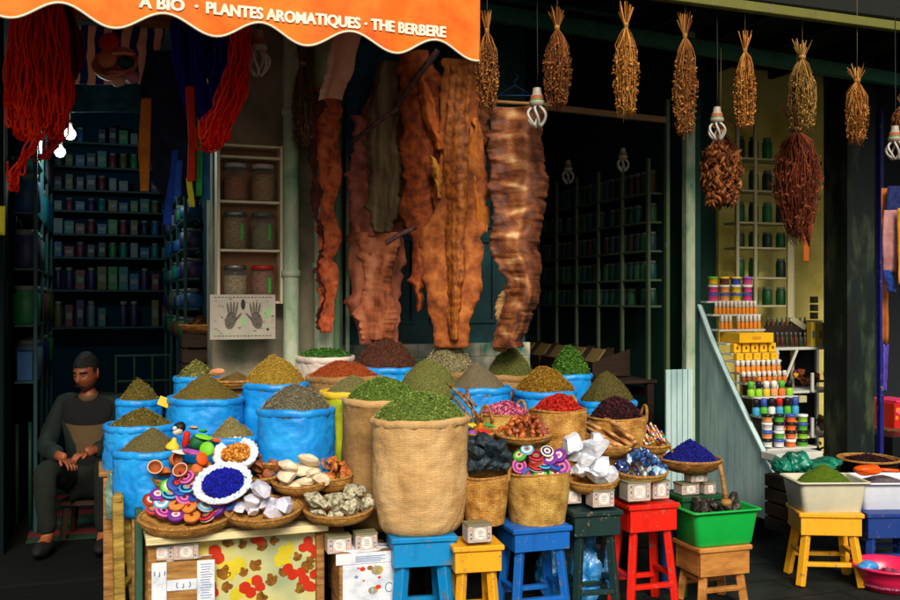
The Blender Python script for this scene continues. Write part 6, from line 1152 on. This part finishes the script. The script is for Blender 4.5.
# left shop lower things
m = M(); 
for k in range(14): box(m, 0, -1.0+k*.145, .004, .72, .14, .006, .001, k % 4)
solo(m, 'striped_rug', 'dark rug with red and green stripes on the left shop floor', 'rug', [flat('rug_green', 14,40,26,.9), flat('rug_red', 96,12,20,.9), flat('rug_dark', 8,14,14,.9), flat('rug_green2', 24,56,34,.9)], B(-.05,7.35,.142), TH)
m = M(); RK = flat('rack_green', 20,60,40,.5)
for x in (0,.13,.26,.39): beam(m, (x,0,0), (x,0,1.05), .02, .02)
for z in (.3,.6,.85,1.04): beam(m, (-.01,0,z), (.40,0,z), .018, .018)
solo(m, 'wire_rack', 'low green lattice rack behind the seated man', 'rack', RK, B(.12,7.6,.142), TH)
for k, px in enumerate((6,17,30)):
    p = W(px, 300, 6.3-.1*k); m = M(); tube(m, [(0,0,0),(0,0,.62+.03*k)], .012, 8); solo(m, 'metal_post', ('first','second','third')[k]+' thin upright post standing at the far left of the rug', 'post', RK, (p.x, p.y, .15))
p = W(200, 333, 6.25); tray('flat dark basket on the ledge left of the hand-print picture', p, .13, .05, STRAW_D, 91); heap('brown crumpled bark in the flat dark basket by the picture', p+Vector((0,0,.02)), .11, .09, [c(40,24,14), c(84,50,28), c(120,80,44)], 'leaf', 300, .016, 92, name='bark_heap', cat='bark')
crate_stand('dark crate carrying the flat basket inside the left shop', p.x, p.y, .14, p.z, .24, .22, DARKWOOD)
# ---------------------------------------------------------------- seated man
def skinned(V, E, R, sub=2, root=0):
    me = bpy.data.meshes.new('tmp'); me.from_pydata(V, E, []); o = bpy.data.objects.new('tmp', me); COL.objects.link(o)
    sm = o.modifiers.new('s', 'SKIN'); 
    for i, r in enumerate(R): d = me.skin_vertices[0].data[i]; d.radius = r if isinstance(r, tuple) else (r, r); d.use_root = (i == root)
    sb = o.modifiers.new('u', 'SUBSURF'); sb.levels = sub; sb.render_levels = sub
    dg = bpy.context.evaluated_depsgraph_get(); e = bpy.data.meshes.new_from_object(o.evaluated_get(dg)); bpy.data.objects.remove(o)
    vs = [tuple(v.co) for v in e.vertices]; fs = [list(p.vertices) for p in e.polygons]; return vs, fs
p = W(92, 300, 5.95); MAN = thing('person', 'seated man in dark green jacket and beige sweater, looking down to one side', 'person', (p.x, p.y, .145), .12); MAN.scale = (.92,.95,1.03)
SKIN = mat('skin_tone', [c(96,46,24), c(122,62,34), c(138,76,44)], rough=.5, scale=12, bump=.1, bscale=60, spec=.4)
J = dict(pel=(0,0,.36), spn=(0,-.02,.52), che=(0,-.05,.70), nck=(0,-.075,.845), nk2=(-.004,-.092,.90))
V = [J['pel'],J['spn'],J['che'],J['nck'],J['nk2'],(.09,.0,.34),(-.09,.0,.34)]; E = [(0,1),(1,2),(2,3),(3,4),(0,5),(0,6)]; R = [(.14,.11),(.135,.10),(.15,.105),.055,.055,.085,.085]
ARM = {1: [(.17,-.05,.785),(.25,-.12,.56),(.10,-.37,.565),(.055,-.41,.555)], -1: [(-.17,-.05,.785),(-.26,-.14,.55),(-.10,-.40,.54),(-.05,-.44,.525)]}
LEG = {1: [(.19,-.42,.48),(.17,-.40,.09),(.18,-.52,.04)], -1: [(-.18,-.44,.47),(-.16,-.42,.09),(-.18,-.55,.04)]}
for s in (1,-1):
    b = len(V); V += ARM[s]; E += [(2,b),(b,b+1),(b+1,b+2),(b+2,b+3)]; R += [.058,.038,.028,(.036,.022)]
for k, s in ((5,1),(6,-1)):
    b = len(V); V += LEG[s]; E += [(k,b),(b,b+1),(b+1,b+2)]; R += [.055,.040,.035]
vs, fs = skinned(V, E, R); m = M(); m.add(vs, fs)
for s in (1,-1):                         # hands: five separate curled fingers on each palm
    w_ = Vector(ARM[s][3]); d_ = (w_-Vector(ARM[s][2])).normalized(); sd_ = d_.cross(Vector((0,0,1))).normalized(); up = sd_.cross(d_)
    for k, L in enumerate((.062,.072,.068,.055)):
        o_ = w_+sd_*((k-1.5)*.019)+d_*.03; tube(m, [o_-d_*.02, o_+d_*L*.35-up*.004, o_+d_*L*.7-up*.018, o_+d_*L*.85-up*.036], lambda t: .0095*(1-.3*t), 7)
    o_ = w_-sd_*.03*s; tube(m, [o_, o_+d_*.02-sd_*.022*s-up*.004, o_+d_*.045-sd_*.026*s-up*.016], lambda t: .0105*(1-.3*t), 7)
# head
hv, hf = ico(4); C0 = Vector((-.008,-.115,.985)); RH = Euler((.26, .05, -.30)).to_matrix(); out = []
def g(x, c0, w0): return math.exp(-((x-c0)/w0)**2)
for q in hv:
    x, y, z = q.x*.071, q.y*.094, q.z*.114
    fr_ = max(0, -q.y)
    if z < -.02: x *= 1-.28*((-.02-z)/.1)**1.2; y *= 1-.10*((-.02-z)/.1)
    if fr_ > .2:
        nose = g(x,0,.013)*g(z,-.018,.024); y -= .026*nose*(1 if z < .0 else .8); y -= .008*g(x,0,.010)*g(z,.012,.02)
        for s in (-1,1):
            y += .011*g(x,s*.031,.016)*g(z,.010,.012); y -= .006*g(x,s*.03,.022)*g(z,.030,.008); y -= .004*g(x,s*.045,.018)*g(z,-.018,.02)
        y -= .007*g(x,0,.022)*g(z,-.055,.006); y -= .006*g(x,0,.020)*g(z,-.068,.006); y += .005*g(x,0,.02)*g(z,-.0615,.003); y -= .010*g(x,0,.02)*g(z,-.098,.018)
    out.append(C0+RH @ Vector((x, y, z)))
m.add(out, hf)
for s in (-1,1):
    rock(m, C0+RH @ Vector((s*.078,.008,.0)), (.009,.019,.031), 2, .15, 1, 3, rot=Euler((.2,0,s*.25)))
m.build('body', SKIN, MAN)
m = M(); hf2 = []; hs = []; H_ = mat('hair_black', [c(8,7,7), c(20,17,16)], rough=.6, scale=60, bump=.9, bscale=160)
keep = {}
for i, q in enumerate(hv):
    line = .42 if q.y < -.35 else (.12 if q.y < .1 else -.35)
    if q.z > line-.25*max(0, abs(q.x)-.75): keep[i] = len(hs); k = 1.07+.07*noise.noise(q*6)+.03*noise.noise(q*19); hs.append(C0+RH @ Vector((q.x*.0735*k, q.y*.0965*k+.003, q.z*.1145*k+.003)))
for f in hf:
    if all(i in keep for i in f): hf2.append([keep[i] for i in f])
m.add(hs, hf2); m.build('hair', H_, MAN)
m = M()
for s in (-1,1):
    for k in range(4): tube(m, [C0+RH @ Vector((s*(.014+.011*k),-.100+.006*k,.033+.001*k)), C0+RH @ Vector((s*(.026+.009*k),-.096+.008*k,.034-.0015*k))], .0034, 5)
m.build('eyebrows', H_, MAN)
for s in (-1,1):
    m = M(); rock(m, C0+RH @ Vector((s*.031,-.077,.008)), (.0105,.009,.0050), 2, 0, 1, 1, rot=Euler((0,0,0)), mi=0); rock(m, C0+RH @ Vector((s*.031-.003,-.0845,.006)), (.0050,.003,.0045), 1, 0, 1, 1, rot=Euler((0,0,0)), mi=1); m.build('eye', [flat('eye_white', 96,80,70,.3), flat('eye_dark', 20,10,8,.2)], MAN)
m = M()
for k in range(-6,7): x = k*.0048; tube(m, [C0+RH @ Vector((x,-.108+abs(x)*.45,-.043-abs(x)*.12)), C0+RH @ Vector((x*1.18,-.1075+abs(x)*.48,-.053-abs(x)*.25))], .0036, 5)
m.build('moustache', H_, MAN)
m = M(); bs = []; bf = []; keep = {}
for i, q in enumerate(hv):
    if q.z < -.52 and q.y < .25 and not (abs(q.x) < .3 and q.z > -.72 and q.y < 0): keep[i] = len(bs); bs.append(out[i]+(out[i]-C0)*.022)
for f in hf:
    if all(i in keep for i in f): bf.append([keep[i] for i in f])
m.add(bs, bf); m.build('stubble', mat('stubble', [c(60,34,24), c(92,56,38)], rough=.8, scale=80, bump=.5), MAN)
# clothes
SW = flat('sweater_beige', 84,66,42,.9); SWD = flat('sweater_dark', 10,9,12,.9); JK = mat('jacket', [c(5,14,12), c(8,22,19), c(13,30,26)], rough=.85, scale=9, bump=.5, bscale=26); TR = mat('trousers', [c(4,9,6), c(7,14,9), c(12,20,14)], rough=.9, scale=9, bump=.5, bscale=24)
vs, fs = skinned([(0,0,.36),(0,-.025,.52),(0,-.055,.70),(0,-.072,.80),(0,-.078,.842),(.15,-.05,.775),(-.15,-.05,.775)], [(0,1),(1,2),(2,3),(3,4),(3,5),(3,6)], [(.155,.125),(.15,.125),(.165,.125),(.11,.09),.064,.066,.066], 3)
m = M(); m.add(vs, fs, 0, .5)
for i, f in enumerate(m.f):
    z = sum(m.v[j][2] for j in f)/len(f); m.mi[i] = 0 if .50 < z < .68 else 1
m.build('sweater', [SW, SWD], MAN)
m = M(); lathe(m, [(.056,-.01),(.064,.0),(.063,.02),(.055,.028)], 24, T=Matrix.Translation((-.002,-.082,.84)) @ Matrix.Rotation(.3,4,'X')); m.build('collar', SW, MAN)
V = [(0,.01,.36),(0,-.01,.52),(0,-.03,.70),(0,-.04,.80)]; E = [(0,1),(1,2),(2,3)]; R = [(.165,.14),(.165,.14),(.165,.14),(.10,.09)]
for s in (1,-1):
    b = len(V); V += [Vector(ARM[s][0])+Vector((s*.012,.012,.01)), ARM[s][1], ARM[s][2]]; E += [(2,b),(b,b+1),(b+1,b+2)]; R += [.074,.066,.048]
vs, fs = skinned([tuple(v) for v in V], E, R, 3); 
vs = [(x, y+.006*noise.noise(Vector((x*16,y*16,z*22))), z+.010*noise.noise(Vector((x*11,y*20,z*16)))) for x, y, z in vs]
ff = []
for f in fs:
    x = sum(vs[j][0] for j in f)/len(f); y = sum(vs[j][1] for j in f)/len(f); z = sum(vs[j][2] for j in f)/len(f)
    if y < -.05 and abs(x) < .048+.03*min(1, (z-.3)/.5) and .3 < z < .95: continue
    ff.append(f)
m = M(); m.add(vs, ff); m.build('jacket', JK, MAN)
for s in ():
    m = M(); tube(m, [(s*.075,-.035,.885),(s*.100,-.12,.80),(s*.085,-.175,.70),(s*.075,-.175,.58)], lambda t: .016-.004*t, 8); m.build('lapel', JK, MAN)
V = [(0,0,.36),(.10,-.02,.35),(-.10,-.02,.35)]; E = [(0,1),(0,2)]; R = [(.155,.12),.10,.10]
for k, s in ((1,1),(2,-1)): b = len(V); V += [LEG[s][0], LEG[s][1]]; E += [(k,b),(b,b+1)]; R += [.080,.058]
vs, fs = skinned(V, E, R, 3); vs = [(x+.006*noise.noise(Vector((x*16,y*16,z*22))), y, z+.008*noise.noise(Vector((x*11,y*20,z*16)))) for x, y, z in vs]; m = M(); m.add(vs, fs); m.build('trousers', TR, MAN)
for s in (1,-1): 
    q = Vector(LEG[s][1]); m = M(); rock(m, (q.x+s*.01,q.y-.07,.045), (.048,.135,.045), 3, .12, 1, 3, rot=Euler((0,0,s*.05))); m.build('shoe', flat('shoe_black', 6,6,6,.8), MAN)
p = B(0,0); t = thing('low_stool', 'low dark stool under the seated man', 'stool', (MAN.location.x, MAN.location.y+.02, .145), .12); m = M(); box(m, 0,0,.225,.34,.30,.03,.006); m.build('seat', DARKWOOD, t)
for sx in (-1,1):
    for sy in (-1,1): m = M(); beam(m, (sx*.15,sy*.12,0), (sx*.13,sy*.11,.21), .035,.035); m.build('leg', DARKWOOD, t)
print('objects', len(bpy.data.objects))
